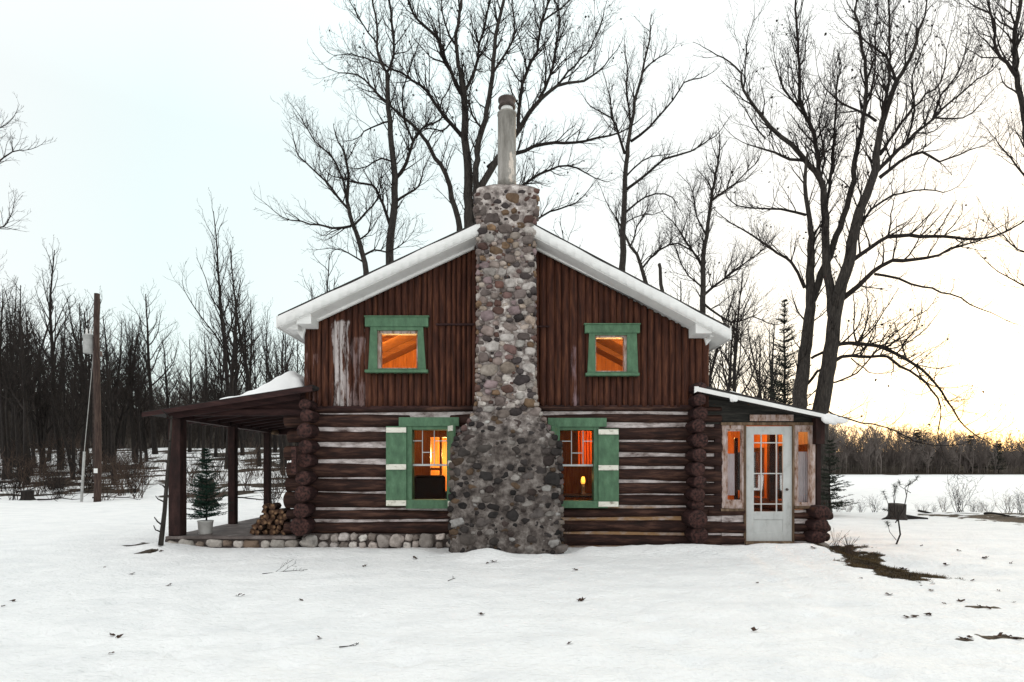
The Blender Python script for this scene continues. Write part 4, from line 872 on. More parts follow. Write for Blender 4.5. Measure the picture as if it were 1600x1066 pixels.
hero('leafless_tree', 'slim leafless tree with spreading limbs above the right roof slope', 14.0, [
 ([(972, 418), (974, 347), (976, 292), (980, 244), (986, 197), (992, 158), (1002, 118), (1012, 79), (1016, 50)], 14, 3, 2),
 ([(976, 240), (961, 193), (946, 180), (929, 170)], 6, 2, 0), ([(961, 205), (955, 165), (950, 140)], 4, 2, 0), ([(986, 221), (1016, 197), (1051, 158), (1067, 130), (1095, 122)], 6, 2, 0, .8), ([(979, 296), (1012, 272), (1039, 248), (1079, 237), (1118, 213)], 7, 2, 0, .7),
 ([(979, 275), (1000, 252), (1030, 243)], 4, 2, 0, .6), ([(975, 335), (1008, 307), (1039, 304), (1055, 315)], 5, 2, 0, .7), ([(986, 197), (980, 150), (980, 118), (978, 95)], 5, 2, 0), ([(975, 350), (990, 340), (1010, 335)], 3, 2, 0), ([(973, 390), (965, 350), (952, 325)], 4, 2, 0, .6), ([(1002, 118), (1020, 95), (1040, 85)], 4, 2, 0)], 4, sub=1.2, sp=.33)
hero('leafless_tree', 'leafless tree with wavy limbs between the right eave and the largest tree', 15.0, [
 ([(1098, 483), (1098, 420), (1104, 368), (1111, 315), (1117, 273), (1122, 250)], 12, 4, 2),
 ([(1111, 315), (1148, 284), (1180, 257)], 5, 2, 0), ([(1099, 462), (1130, 435), (1159, 415), (1195, 388)], 6, 2, 0), ([(1098, 420), (1080, 390), (1064, 365), (1050, 345)], 5, 2, 0), ([(1100, 475), (1140, 505), (1175, 495), (1200, 505)], 5, 2, 0), ([(1098, 500), (1120, 530), (1150, 525), (1170, 560)], 5, 2, 0), ([(1104, 368), (1090, 340), (1082, 300)], 4, 2, 0), ([(1098, 450), (1075, 430), (1060, 400)], 4, 2, 0)], 5, sub=1.5, sp=.25, mx_=2, lf=60)
hero('leafless_tree', 'leafless tree leaning left low behind the right roof slope', 16.0, [
 ([(1010, 445), (1000, 415), (985, 385), (968, 350)], 9, 3, 2), ([(1003, 420), (1030, 390), (1060, 380), (1090, 400)], 5, 2, 0), ([(985, 385), (995, 355), (1010, 330)], 4, 2, 0)], 15, sub=1.5, sp=.3)
hero('leafless_tree', 'broken snag with a jagged top low behind the right roof slope', 12.0, [([(1035, 455), (1032, 430), (1030, 412)], 8, 6, 2, .1)], 16, sub=.4, sp=2)
hero('leafless_tree', 'largest leafless tree, twin thick trunks behind the glazed entry, arching limb over the lake', 7.8, [
 ([(1248, 640), (1256, 570), (1264, 495), (1266, 465), (1266, 410), (1269, 368)], 30, 12, 2),
 ([(1281, 645), (1292, 588), (1300, 534), (1306, 480), (1316, 444), (1327, 410), (1337, 347), (1353, 305), (1366, 273), (1374, 210), (1390, 158), (1400, 126), (1416, 105), (1432, 63), (1440, 37)], 33, 4, 2),
 ([(1269, 370), (1261, 326), (1258, 273), (1262, 240)], 11, 5, 1), ([(1268, 467), (1290, 415), (1306, 368), (1327, 310), (1337, 252), (1348, 189), (1353, 126), (1343, 52), (1337, 10)], 15, 4, 1),
 ([(1302, 500), (1296, 446), (1290, 395), (1290, 341), (1282, 284), (1264, 257), (1237, 226), (1206, 200), (1180, 168), (1161, 142), (1159, 115), (1140, 97)], 20, 3, 1),
 ([(1280, 275), (1272, 210), (1253, 168), (1248, 105), (1245, 50), (1243, 0), (1244, -30)], 9, 3, 0), ([(1264, 252), (1235, 247), (1211, 239), (1169, 226)], 7, 2, 0), ([(1259, 336), (1222, 326), (1169, 326), (1143, 315)], 6, 2, 0, .7), ([(1257, 450), (1237, 410), (1190, 378), (1132, 341)], 7, 2, 0, .7),
 ([(1316, 467), (1340, 447), (1364, 425), (1395, 407), (1448, 404), (1484, 389), (1526, 378)], 12, 3, 0, .7), ([(1332, 407), (1374, 378), (1405, 368), (1474, 370), (1537, 374), (1595, 349)], 10, 3, 0, .7),
 ([(1366, 428), (1405, 436), (1442, 449), (1484, 459), (1516, 475), (1547, 488)], 6, 2, 0, .35), ([(1340, 357), (1364, 326), (1395, 305), (1442, 297), (1474, 301)], 6, 2, 0, .7),
 ([(1374, 278), (1406, 252), (1442, 236), (1469, 252), (1526, 231)], 8, 2, 0, .8), ([(1370, 268), (1416, 221), (1458, 184), (1500, 147), (1550, 110)], 9, 2, 0), ([(1375, 242), (1406, 194), (1437, 158), (1469, 126), (1479, 79)], 7, 2, 0),
 ([(1369, 189), (1343, 173), (1311, 158), (1290, 139)], 6, 2, 0), ([(1400, 126), (1385, 89), (1353, 63), (1327, 42)], 6, 2, 0), ([(1376, 200), (1388, 130), (1390, 60), (1388, 0)], 7, 3, 0), ([(1348, 189), (1365, 120), (1368, 60), (1372, 10)], 5, 2, 0),
 ([(1290, 341), (1300, 260), (1305, 190), (1310, 120)], 7, 3, 0), ([(1206, 200), (1195, 215), (1175, 190), (1165, 170)], 4, 2, 0), ([(1161, 142), (1165, 110), (1166, 75)], 4, 2, 0), ([(1253, 168), (1225, 140), (1212, 100)], 5, 2, 0), ([(1416, 221), (1430, 170), (1425, 120), (1450, 60)], 5, 2, 0), ([(1458, 184), (1505, 185), (1530, 165)], 4, 2, 0), ([(1458, 184), (1470, 150), (1500, 110), (1510, 70)], 5, 2, 0), ([(1282, 284), (1288, 230), (1280, 190), (1290, 150)], 5, 2, 0),
 ([(1306, 540), (1327, 536), (1369, 540), (1399, 552), (1432, 570), (1453, 588), (1480, 627), (1507, 666), (1537, 687)], 9, 2, 0, 1.0), ([(1303, 565), (1330, 555), (1360, 559), (1387, 556), (1405, 573), (1435, 588), (1456, 609), (1469, 636), (1465, 678)], 8, 2, 0, .8), ([(1290, 640), (1315, 652), (1345, 660), (1385, 668), (1430, 690)], 4, 2, 0, .8), ([(1290, 600), (1330, 590), (1350, 570), (1400, 520), (1440, 490)], 4, 2, 0, .6), ([(1268, 560), (1282, 552), (1300, 545)], 6, 5, 0, .2), ([(1262, 600), (1278, 580), (1297, 570)], 6, 5, 0, .2), ([(1330, 560), (1350, 575), (1358, 582)], 3, 2, 0, .2)],
 6, sub=1.55, sp=.40, up=.15, lf=420, depth=.4)
hero('leafless_tree', 'leafless tree cut by the upper right corner of the photograph', 6.0, [
 ([(1625, 420), (1615, 300), (1600, 184), (1589, 121), (1584, 70), (1590, 30), (1600, -20)], 16, 6, 2), ([(1589, 121), (1572, 98), (1555, 79), (1553, 31), (1535, 15), (1516, 5)], 8, 2, 0), ([(1553, 50), (1545, 10), (1548, -20)], 4, 2, 0), ([(1588, 110), (1590, 60), (1580, 20), (1585, -20)], 6, 2, 0), ([(1615, 300), (1590, 260), (1560, 225)], 5, 2, 0, .8), ([(1622, 400), (1590, 390), (1570, 370)], 4, 2, 0, .8), ([(1620, 460), (1590, 440), (1560, 425)], 4, 2, 0, .6)], 8, sub=1.2, sp=.3)
hero('leafless_tree', 'leafless tree cut by the left edge of the photograph, branches reaching in', 9.0, [
 ([(-60, 560), (-55, 440), (-50, 330), (-52, 220), (-48, 140)], 14, 6, 2), ([(-50, 330), (-25, 280), (5, 245), (30, 235)], 6, 2, 0, .8), ([(-52, 260), (-30, 215), (0, 200)], 5, 2, 0, .8), ([(-54, 400), (-25, 360), (5, 355), (15, 340)], 5, 2, 0, .8), ([(-52, 220), (-70, 170), (-80, 120)], 5, 2, 0)], 9, sub=1.2, sp=.3)
# ---- forest trees
def forest_variant(seed, h, r, style, mx_=2, minr=.009):
    g_ = random.Random(seed); tr = []; cr_ = []
    stems = 1 if style != 2 else 2
    for s in range(stems):
        p = Vector((0, 0, -.2)); d = Vector((g_.uniform(-.06, .06)+(s-.5)*.12*(stems-1), g_.uniform(-.06, .06), 1)); n = 14; pts = [p.copy()]; rad = [r*1.25]; top = h*g_.uniform(.85, 1)
        for i in range(n):
            d = (d+Vector((g_.gauss(0, .035), g_.gauss(0, .035), .04))).normalized(); p = p+d*top/n; pts.append(p); rad.append(r*(1-.86*((i+1)/n)**1.1))
        tr.append((pts, rad, 0)); start = .45 if style == 0 else .30 if style == 2 else .38
        k = int(17 if style != 1 else 20)
        for c in range(k):
            t = start+(1-start)*(c+g_.random()*.7)/k; fi = t*n; i = min(n-1, int(fi)); q = pts[i].lerp(pts[i+1], fi-i); az = c*2.4+g_.uniform(-.5, .5); a = g_.uniform(.45, .95) if style != 0 else g_.uniform(.35, .7)
            L = h*(.36 if style == 1 else .30)*(1.25-t)*g_.uniform(.7, 1.2)
            grow(cr_, q, Vector((math.cos(az)*math.sin(a), math.sin(az)*math.sin(a), math.cos(a))), L, max(.02, rad[i]*.5), 1, mx_+1, g_, .14, .12, .55, minr, (.34, .58))
    return tr, cr_
protos = []
specs = [(0, 14, .17), (1, 12, .19), (2, 12, .14), (0, 12, .12), (1, 13, .16), (0, 15, .15), (2, 10, .11)]
for s, (st_, h, r) in enumerate(specs):
    tr, crn = forest_variant(100+s, h, r, st_)
    t_ = thing('bare_tree', 'x', 'tree', (0, 0, 0)); m = MB(); tomesh(m, tr, 7); m.build('trunk', M['bark2'], t_, True); m = MB(); tomesh(m, crn, 4); m.build('crown', M['twig'], t_, True); protos.append((t_, h))
G1 = 'bare trees of the wood left of the cabin'
def plant(k, px, Y, top, label=None, group=None, used=set()):
    x = X(px, Y); gz = H(x, Y); hh = CZ+(HOR-top)/F*(Y-CY)-gz; k = k % len(protos); t_, h = protos[k]; rz = rf_.uniform(0, 6.28); sc = hh/h; s3 = (sc, sc, sc)
    if k not in used:
        used.add(k); t_.location = (x, Y, gz); t_.rotation_euler = (0, 0, rz); t_.scale = s3; t_['label'] = label or ''; 
        if group: t_['group'] = group
        return t_
    c = copy_thing(t_, (x, Y, gz), rz, 1.0, label, group); c.scale = s3
    if not group and 'group' in c: del c['group']
    return c
rf_ = random.Random(21)
LW = 'thin bare tree standing in the dense wood left of the cabin'
LP = 'thin bare tree in the wood seen above and under the porch roof'
# the ones one can tell apart
plant(0, 95, 27, 378, 'tallest dark bare tree left of the utility pole, its crown above the wood')
plant(1, 243, 38, 452, 'round crowned bare tree standing alone on the snow slope right of the utility pole')
plant(5, 368, 31, 318, 'tallest bare tree above the porch roof, its top leaning slightly')
plant(3, 405, 30, 362, 'bare straight tree right of the tallest one above the porch roof')
plant(4, 318, 33, 505, 'bare tree at the left edge of the group above the porch roof')
plant(2, 128, 24, 425, 'forked bare tree close behind the transformer of the utility pole')
plant(6, 505, 24, 375, 'small bare tree over the left eave of the main roof')
plant(3, 930, 24, 335, 'small bare tree low over the right roof slope beside the chimney')
plant(4, 1155, 26, 395, 'bushy bare tree filling the gap right of the right eave', None)
plant(1, 1130, 32, 480, 'low bare tree just past the right eave end'); plant(2, 1215, 33, 470, 'low bare tree behind the spruce at the entry roof')
plant(2, 1075, 30, 400, 'bare forked tree over the lower right roof slope')
for px, Y, tp in ((8, 22, 440), (40, 20, 480), (60, 25, 500), (20, 29, 400), (118, 22, 500), (148, 30, 440), (178, 33, 480), (206, 34, 500), (222, 41, 520), (72, 34, 470), (34, 36, 460), (105, 38, 500), (165, 42, 470), (195, 44, 490), (230, 46, 500), (-25, 24, 380), (-60, 27, 420), (52, 44, 440), (85, 47, 450), (135, 46, 470), (3, 40, 420), (262, 47, 520)):
    plant(rf_.randrange(7), px+rf_.uniform(-4, 4), Y, tp+rf_.uniform(-15, 20), LW, G1)
G2 = 'bare trees of the wood behind the porch'
for _ in range(26):
    plant(rf_.randrange(7), rf_.uniform(-10, 235), rf_.uniform(20, 46), rf_.uniform(470, 560), LW, G1)
for px, Y, tp in ((300, 40, 520), (335, 37, 500), (345, 43, 480), (362, 36, 440), (382, 38, 400), (392, 46, 480), (420, 33, 470), (432, 40, 480), (446, 29, 490), (458, 44, 500), (312, 48, 540), (328, 45, 530), (376, 48, 470), (410, 47, 500), (470, 38, 510), (440, 24, 470), (355, 28, 430)):
    plant(rf_.randrange(7), px+rf_.uniform(-4, 4), Y, tp+rf_.uniform(-15, 20), LP, G2)
for px, Y, tp in ((520, 38, 430), (545, 33, 440), (905, 34, 385), (1020, 36, 430), (1050, 28, 440), (1180, 40, 520), (1195, 30, 500), (1120, 44, 520)):
    plant(rf_.randrange(7), px, Y, tp, 'thin bare tree showing its crown over the cabin roofs from far behind', 'bare trees far behind the cabin')
# ---- far woods (one mass each)
def far_mass(name, label, material, n, xf, yf_, hf, seed, lean=0.05, conif=.0, brush=5):
    g_ = random.Random(seed); vs = []
    for s in range(5):
        tr = []; cr_ = []
        p = Vector((0, 0, -.05)); d = Vector((g_.uniform(-.1, .1), g_.uniform(-.1, .1), 1)); grow(tr, p, d, 1.0, .011, 0, 3, g_, .12, .09, .09, .004, (.28, .5), (.3, .8))
        m = MB()
        for pts, rad, l in tr: m.tube(pts, rad, 3)
        vs.append((np.concatenate(m.v), np.concatenate(m.q)))
    mb = MB()
    for i in range(n):
        x = xf(g_); y = yf_(g_); x = x*(y-CY)/130.; h = hf(g_, x, y); v, q = vs[g_.randrange(5)]; a = g_.uniform(0, 6.28); c, s_ = math.cos(a), math.sin(a); wd = h*g_.uniform(.8, 1.3)
        u = np.stack([(v[:, 0]*c-v[:, 1]*s_)*wd+x, (v[:, 0]*s_+v[:, 1]*c)*wd+y, v[:, 2]*h+H(x, y)], 1); mb.add(u, q)
    return tag(mb.build(name, material, None, False), label, 'trees', kind='stuff')
far_mass('far_woods', 'grey brown wood along the far shore of the frozen lake', M['farwood'], 1700, lambda g: g.uniform(-12, 150), lambda g: 114+abs(g.gauss(0, 1))*14, lambda g, x, y: (g.uniform(4.5, 8.2) if g.random() > .3 else g.uniform(2.5, 4))*(1.38-.5*min(1, max(0, (x-60)/50)))*(.72+.56*float(vn(np.array([x*.09]), np.array([2.]), 77)[0])), 5)
far_mass('far_woods', 'dark dense wood closing off the view left of the cabin', M['farleft'], 1300, lambda g: g.uniform(-140, 10), lambda g: g.uniform(50, 95), lambda g, x, y: g.uniform(4, 7) if g.random() > .55 else g.uniform(2, 3.5), 6)
# thin trunks in front of the lake wood foot
def shrub_mesh(seed, n, h, spread, minr=.004, lv=2):
    g_ = random.Random(seed); o = []
    for i in range(n):
        a = g_.uniform(0, 6.28); grow(o, Vector((g_.gauss(0, .08*spread), g_.gauss(0, .08*spread), -.03)), Vector((math.cos(a)*spread*g_.uniform(.1, .6), math.sin(a)*spread*g_.uniform(.1, .6), 1)), h*g_.uniform(.6, 1.1), minr*2, 0 if lv > 1 else 1, lv, g_, .08, .12, .3, minr, (.3, .5))
    m = MB()
    for pts, rad, l in o: m.tube(pts, rad, 3)
    return m
sp_ = [tag(shrub_mesh(300+i, 14, 1.4, 1.3, .0055).build('shrub', M['twigw' if i % 2 else 'twig'], None), 'x', 'shrub') for i in range(4)]
GS = 'leafless shrubs at the edge of the left wood'; first = set()
def shr(k, px, Y, sc, label, group):
    x = X(px, Y); o = sp_[k]
    if k in first: o = o.copy(); C.objects.link(o)
    first.add(k); o.location = (x, Y, H(x, Y)); o.scale = (sc,)*3; o.rotation_euler = (0, 0, rf_.uniform(0, 6.28)); o['label'] = label; o['group'] = group
for px, Y, sc in ((190, 16, 1.3), (205, 17, 1.5), (215, 15, 1.2), (180, 19, 1.4), (20, 14, 1), (60, 16, 1.2), (85, 19, 1.4), (110, 16, 1.0), (165, 14, .9), (2, 18, 1.5), (40, 20, 1.4), (225, 20, 1.3), (140, 21, 1.4), (128, 26, 1.6), (70, 25, 1.6))+tuple((rf_.uniform(-5, 238), rf_.uniform(14.5, 30), rf_.uniform(.7, 1.6)) for _ in range(24)): shr(rf_.randrange(4), px, Y, sc, 'leafless twiggy shrub at the snowy edge of the left wood', GS)
for px, Y, sc in ((300, 12, 1.2), (318, 9, .8), (338, 14, 1.1), (345, 22, 1.6), (385, 18, 1.3), (400, 24, 1.6), (430, 14, 1.2), (440, 20, 1.5), (305, 20, 1.5), (425, 9, .8)): shr(rf_.randrange(4), px, Y, sc, 'leafless twiggy shrub on the snow seen between the porch posts', 'leafless shrubs behind the porch')
for px, Y, sc in ((1310, 8.2, .3), (1325, 8.4, .33), (1345, 8.6, .3), (1365, 8.3, .4), (1440, 8.8, .3), (1475, 8.2, .35), (1500, 7.8, .75), (1520, 8.4, .35), (1545, 8.6, .3), (1575, 8, .5), (1595, 7.5, .5), (1460, 8.6, .25), (1530, 8.9, .35)): shr(rf_.randrange(4), px, Y, sc, 'thin dry shrub on the near shore of the frozen lake', 'dry shrubs along the lake shore')
# fallen branches on the snow
def fallen(px, Y, L, rz, label, group, seed, r=.035):
    g_ = random.Random(seed); o = []; grow(o, Vector((-L/2, 0, .08)), Vector((1, 0, .05)), L, r, 0, 2, g_, 0, .11, .45, .008, (.25, .5)); m = MB(); tomesh(m, o, 6); x = X(px, Y)
    ob = m.build('fallen_branch', M['bark2'], None, True, loc=(x, Y, H(x, Y))); ob.rotation_euler = (0, 0, rz); tag(ob, label, 'branch', group)
for i, (px, Y, L, rz) in enumerate(((30, 15, 3, .1), (75, 17, 3.5, -.2), (120, 20, 4, .3), (20, 20, 3, -.4), (60, 23, 4, .2), (190, 22, 3, 0), (160, 17, 2.5, -.1), (215, 27, 3, .4), (100, 14, 2, .1), (12, 17, 3, .5), (45, 26, 4, -.1), (180, 14.3, 1.8, .05), (140, 24, 4, -.3), (320, 17, 2.4, .2), (395, 13, 2, -.2), (440, 17, 2.5, .3))): fallen(px, Y, L, rz, 'dark fallen branch lying on the snow of the left wood' if px < 250 else 'dark fallen branch on the snow behind the porch', 'fallen branches in the wood' if px < 250 else 'fallen branches behind the porch', 500+i)
fallen(1490, 7.6, 2.6, .25, 'dark fallen branch on the near lake shore right of the stump', None, 600); fallen(1580, 6.4, 1.8, .2, 'dark brush heap of a fallen branch at the right edge of the shore', None, 601)
# ---- conifers
def conifer(h, rb, seed, nl, whorl, needle, dens, trunk_r=None, droop=.15, start=.08, fine=True):
    g_ = random.Random(seed); tk = MB(); cr_ = MB(); n = 10; pts = [Vector((g_.uniform(-.01, .01)*h*.3, g_.uniform(-.01, .01)*h*.3, h*i/n)) for i in range(n+1)]; tr = trunk_r or h*.012
    tk.tube(pts, [tr*(1-.9*i/n) for i in range(n+1)], 7); V = []; T = []
    for l in range(nl):
        t = start+(1-start)*(l+g_.random()*.6)/nl; z = t*h
        for b in range(whorl):
            az = g_.uniform(0, 6.28); L = rb*(1-t)**.85*g_.uniform(.45, 1.2)+.03*h*.2; el = g_.uniform(-.05, .35)+.5*t; p = Vector((0, 0, z)); d = Vector((math.cos(az)*math.cos(el), math.sin(az)*math.cos(el), math.sin(el))); bp = [p]
            for s in range(4): d = (d+Vector((0, 0, -droop*.5+ .16*(s > 1)))).normalized(); p = p+d*L/4; bp.append(p)
            tk.tube(bp, [tr*.25*(1-.2*s) for s in range(5)], 3)
            m = max(4, int(L/needle*dens)); side = d.cross(Vector((0, 0, 1))).normalized()
            for s in range(m):
                u = (s+g_.random())/m; f_ = u*4; i = min(3, int(f_)); q = bp[i].lerp(bp[i+1], f_-i); sl = (1-u)*L*.42*g_.uniform(.5, 1)+needle
                sg_ = 1 if s % 2 else -1; bd = (d*.75+side*sg_*.8+Vector((0, 0, g_.uniform(-.25, .15)))).normalized(); k = max(2, int(sl/needle*1.3))
                for c in range(k):
                    o = q+bd*sl*c/k
                    for e_ in (-1, 1):
                        nd = (bd*.8+bd.cross(Vector((0, 0, 1)))*e_*.7+Vector((0, 0, g_.uniform(-.5, .5)))).normalized()*needle; w_ = Vector((g_.uniform(-1, 1), g_.uniform(-1, 1), g_.uniform(-1, 1))).normalized()*needle*.2; j = len(V); V += [o-w_, o+w_, o+nd]; T.append((j, j+1, j+2))
    cr_.add([tuple(v) for v in V], None, T); return tk, cr_
def put_conifer(name, label, loc, args, needles='pine', cat='tree', group=None):
    tk, cr_ = conifer(*args[0], **args[1]); t_ = thing(name, label, cat, loc, 0, group); tk.build('trunk', M['bark2'], t_, True); cr_.build('crown', M[needles], t_); return t_
Yb = .25; bx0 = X(321, Yb)
pot = thing('potted_spruce', 'small green spruce tree standing in a white bucket on the porch', 'potted tree', (bx0, Yb, pz))
q_ = MB(); cyl(q_, 0, 0, [(0, .105), (.01, .11), (.215, .128), (.22, .136), (.235, .136), (.238, .12), (.2, .115)]); q_.build('bucket', M['bucket'], pot, True)
tk, cr_ = conifer(Z(701, Yb)-pz-.18, (.46), 3, 22, 10, .04, 1.5, trunk_r=.016, start=.06, droop=.1); a = tk.build('trunk', M['bark2'], pot, True, loc=(.02, 0, .18)); b = cr_.build('crown', M['spruce'], pot, loc=(.02, 0, .18))
def ggp(px, Y): x = X(px, Y); return (x, Y, H(x, Y))
put_conifer('spruce_tree', 'dark ragged spruce tree behind the glazed entry, left of the twin trunks', ggp(1226, 13), ((Z(468, 13)-H(X(1226, 13), 13), 2.3, 13, 34, 5, .085, 1.1), dict(start=.28, droop=.12)))
put_conifer('spruce_tree', 'low dark spruce tree at the right corner of the glazed entry', ggp(1296, 6.3), ((2.15, .72, 12, 17, 8, .07, 1.4), dict(start=.08, droop=.2)))
cf = []
for i, (px, Y, tp) in enumerate(((1432, 121, 672), (1517, 120, 680), (1560, 116, 690))):
    x = X(px, Y); hh = Z(tp, Y)-H(x, Y)
    if i < 2: cf.append((put_conifer('conifer', 'dark evergreen tree in the wood on the far lake shore', (x, Y, H(x, Y)), ((hh, hh*.33, 40+i, 16, 7, .45, .8), dict(start=.1)), 'pine', 'tree', 'evergreens on the far lake shore'), hh))
    else: copy_thing(cf[i % 2][0], (x, Y, H(x, Y)), i*1.3, hh/cf[i % 2][1])
# stump and sapling by the lake
sx_, sy_ = PG(1402, 812); t_ = thing('stump', 'cut grey tree stump on the snow near the frozen lake', 'stump', (sx_, sy_, H(sx_, sy_)))
def stump(mb, r, h, seed, flare=.6):
    v = []; m = 18; L_ = 8
    for i in range(L_+1):
        zz = -.08+(h+.08)*i/L_; f_ = 1+flare*max(0, 1-i/L_*2.2)**1.5
        for k in range(m):
            a = k/m*6.283; rr = r*f_*(1+.10*noise.noise(Vector((math.cos(a)*2, math.sin(a)*2+seed, zz)))+.22*max(0, 1-i/3)*math.sin(a*5+seed)); v.append((math.cos(a)*rr, math.sin(a)*rr, zz+(.02*math.sin(a) if i == L_ else 0)))
    q = [(i*m+j, i*m+(j+1) % m, (i+1)*m+(j+1) % m, (i+1)*m+j) for i in range(L_) for j in range(m)]; v.append((0, 0, h-.01)); k = len(v)-1
    mb.add(v, q, [(k, L_*m+j, L_*m+(j+1) % m) for j in range(m)])
q_ = MB(); stump(q_, .20, .40, 2); q_.build('trunk', M['bark'], t_, True)
q_ = MB(); q_.tube([(.2, 0, .06), (.5, .03, .04), (.8, .0, .02)], [.07, .04, .02], 7); q_.build('root', M['bark2'], t_, True); q_ = MB(); q_.tube([(-.2, -.02, .05), (-.45, -.1, .0)], [.06, .03], 7); q_.build('root', M['bark2'], t_, True)
sx_, sy_ = PG(43, 772); sx_, sy_ = X(43, 14.2), 14.2; q_ = MB(); stump(q_, .22, .38, 5); o = q_.build('stump', M['bark2'], None, True, loc=(sx_, sy_, H(sx_, sy_))); tag(o, 'short dark stump at the edge of the left wood', 'stump')
sx_, sy_ = X(345, 10.5), 10.5; q_ = MB(); stump(q_, .25, .9, 7, .9); o = q_.build('stump', M['bark'], None, True, loc=(sx_-.5, sy_, H(sx_, sy_))); tag(o, 'tall rough stump behind the potted spruce, seen past the front porch post', 'stump')
spx, spy = PG(1405, 852); t_ = thing('pine_sapling', 'thin pine sapling with tufts of needles in front of the stump', 'tree', (spx, spy, H(spx, spy)))
S = lambda px, py: Vector((X(px, spy)-spx, (py % 7-3)*.03, Z(py, spy)-H(spx, spy)))
tw_ = [([S(1405, 853), S(1405, 835), S(1404, 815), S(1402, 800)], [.016, .014, .012, .010]), ([S(1404, 818), S(1414, 795), S(1420, 775), S(1419, 762), S(1428, 750), S(1433, 745)], [.010, .009, .008, .007, .006, .004]), ([S(1403, 810), S(1402, 790), S(1400, 775), S(1400, 758)], [.01, .008, .006, .004]), ([S(1403, 815), S(1392, 795), S(1385, 780), S(1383, 768)], [.008, .006, .005, .003]), ([S(1404, 845), S(1395, 832), S(1388, 822), S(1386, 815)], [.006, .005, .004, .003]), ([S(1418, 770), S(1408, 760), S(1405, 752)], [.006, .004, .003]), ([S(1420, 775), S(1424, 762), S(1423, 752)], [.005, .004, .003]), ([S(1402, 790), S(1394, 777), S(1393, 757)], [.005, .004, .003]), ([S(1396, 800), S(1386, 797)], [.005, .003])]
q_ = MB()
for a, b in tw_: q_.tube(a, b, 5)
q_.build('trunk', M['bark2'], t_, True); q_ = MB(); g_ = random.Random(4); V = []; T = []
for a, b in tw_[1:]:
    for k in range(60):
        u = g_.uniform(.45, 1)**.6*(len(a)-1); i = min(len(a)-2, int(u)); o = a[i].lerp(a[i+1], u-i); nd = Vector((g_.gauss(0, 1), g_.gauss(0, 1), g_.gauss(.5, 1))).normalized()*.075; w_ = nd.orthogonal().normalized()*.004; j = len(V); V += [o-w_, o+w_, o+nd]; T.append((j, j+1, j+2))
q_.add([tuple(v) for v in V], None, T); q_.build('crown', M['pine'], t_)
# ---- dead sapling leaning on the porch corner
t_ = thing('dead_sapling', 'thin dead sapling trunk with broken branch stubs leaning on the front corner of the porch', 'tree', P(252, 850, -.55))
b0 = P(252, 850, -.55); q_ = MB(); pl = [P(251, 852, -.55), P(257, 800, -.55), P(261.5, 740, -.55), P(266, 686, -.52), P(268, 650, -.5)]; q_.tube([p-b0 for p in pl], [.042, .034, .027, .02, .014], 9, True); q_.build('trunk', M['bark'], t_, True)
q_ = MB()
for (a, b, c) in (((255, 822), (246, 815), (241, 808)), ((253, 832), (243, 828), (240, 821)), ((260, 765), (254, 758), (249, 757)), ((258, 785), (247, 780), (243, 775)), ((262, 723), (256, 721), (253, 722)), ((266, 690), (258, 688), (254, 684)), ((267, 655), (258, 645), (250, 638))): q_.tube([P(*a, -.55)-b0, P(*b, -.6)-b0, P(*c, -.62)-b0], [.014, .011, .007], 6, True)
q_.build('crown', M['bark2'], t_, True)
# ---- utility pole
Yp = 13.5; xp = X(152, Yp); gz = H(xp, Yp); t_ = thing('utility_pole', 'brown wooden utility pole with a grey transformer can at the edge of the left wood', 'utility pole', (xp, Yp, gz)); hp = Z(459, Yp)-gz
q_ = MB(); n = 12; q_.tube([(.03*math.sin(i*.5), 0, -.2+(hp+.2)*i/n) for i in range(n+1)], [.13-.03*i/n for i in range(n+1)], 14, True); q_.build('pole', M['pole'], t_, True)
q_ = MB(); zt1, zt0 = Z(523, Yp)-gz, Z(552, Yp)-gz; xo = -.34; cyl(q_, xo, 0, [(zt0, .17), (zt0+.02, .19), (zt1-.06, .19), (zt1-.055, .205), (zt1-.02, .205), (zt1+.02, .12)]); tf = q_.build('transformer', M['metal'], t_, True)
q_ = MB()
for dx in (-.08, .08): cyl(q_, xo+dx, 0, [(zt1, .035), (zt1+.06, .05), (zt1+.1, .03), (zt1+.15, .045), (zt1+.24, .02)], 10)
q_.build('bushing', M['whitep'], tf, True)
q_ = MB(); q_.box(-.2, -.08, -.03, .03, zt1-.15, zt1-.1); q_.box(-.2, -.08, -.03, .03, zt0+.1, zt0+.15); q_.box(.1, .17, -.05, .05, (zt1+zt0)/2-.5, (zt1+zt0)/2-.3); q_.build('bracket', M['fluecap'], tf)
q_ = MB(); q_.tube([(xo, 0, zt1+.24), (xo+.05, 0, zt1+.9), (-.1, 0, hp-.3)], [.012]*3, 5); q_.tube([(-.14, .0, hp-.6), (-.16, 0, zt0), (-.16, 0, .9)], [.012]*3, 5); q_.build('wire', M['fluecap'], t_)
q_ = MB(); q_.box(-.03, .12, -.165, -.155, 1.15, 1.33); q_.build('tag_plate', M['whitep'], t_)
gx = X(127, Yp)-xp; q_ = MB(); q_.tube([(gx, 0, -.1), (gx+.12, 0, 2.0)], [.05, .045], 8, True); q_.build('guy_guard', M['metal'], t_, True); q_ = MB(); q_.tube([(gx+.12, 0, 2.0), (-.1, 0, hp-1.8)], [.012, .012], 5); q_.build('guy_wire', M['metal'], t_)
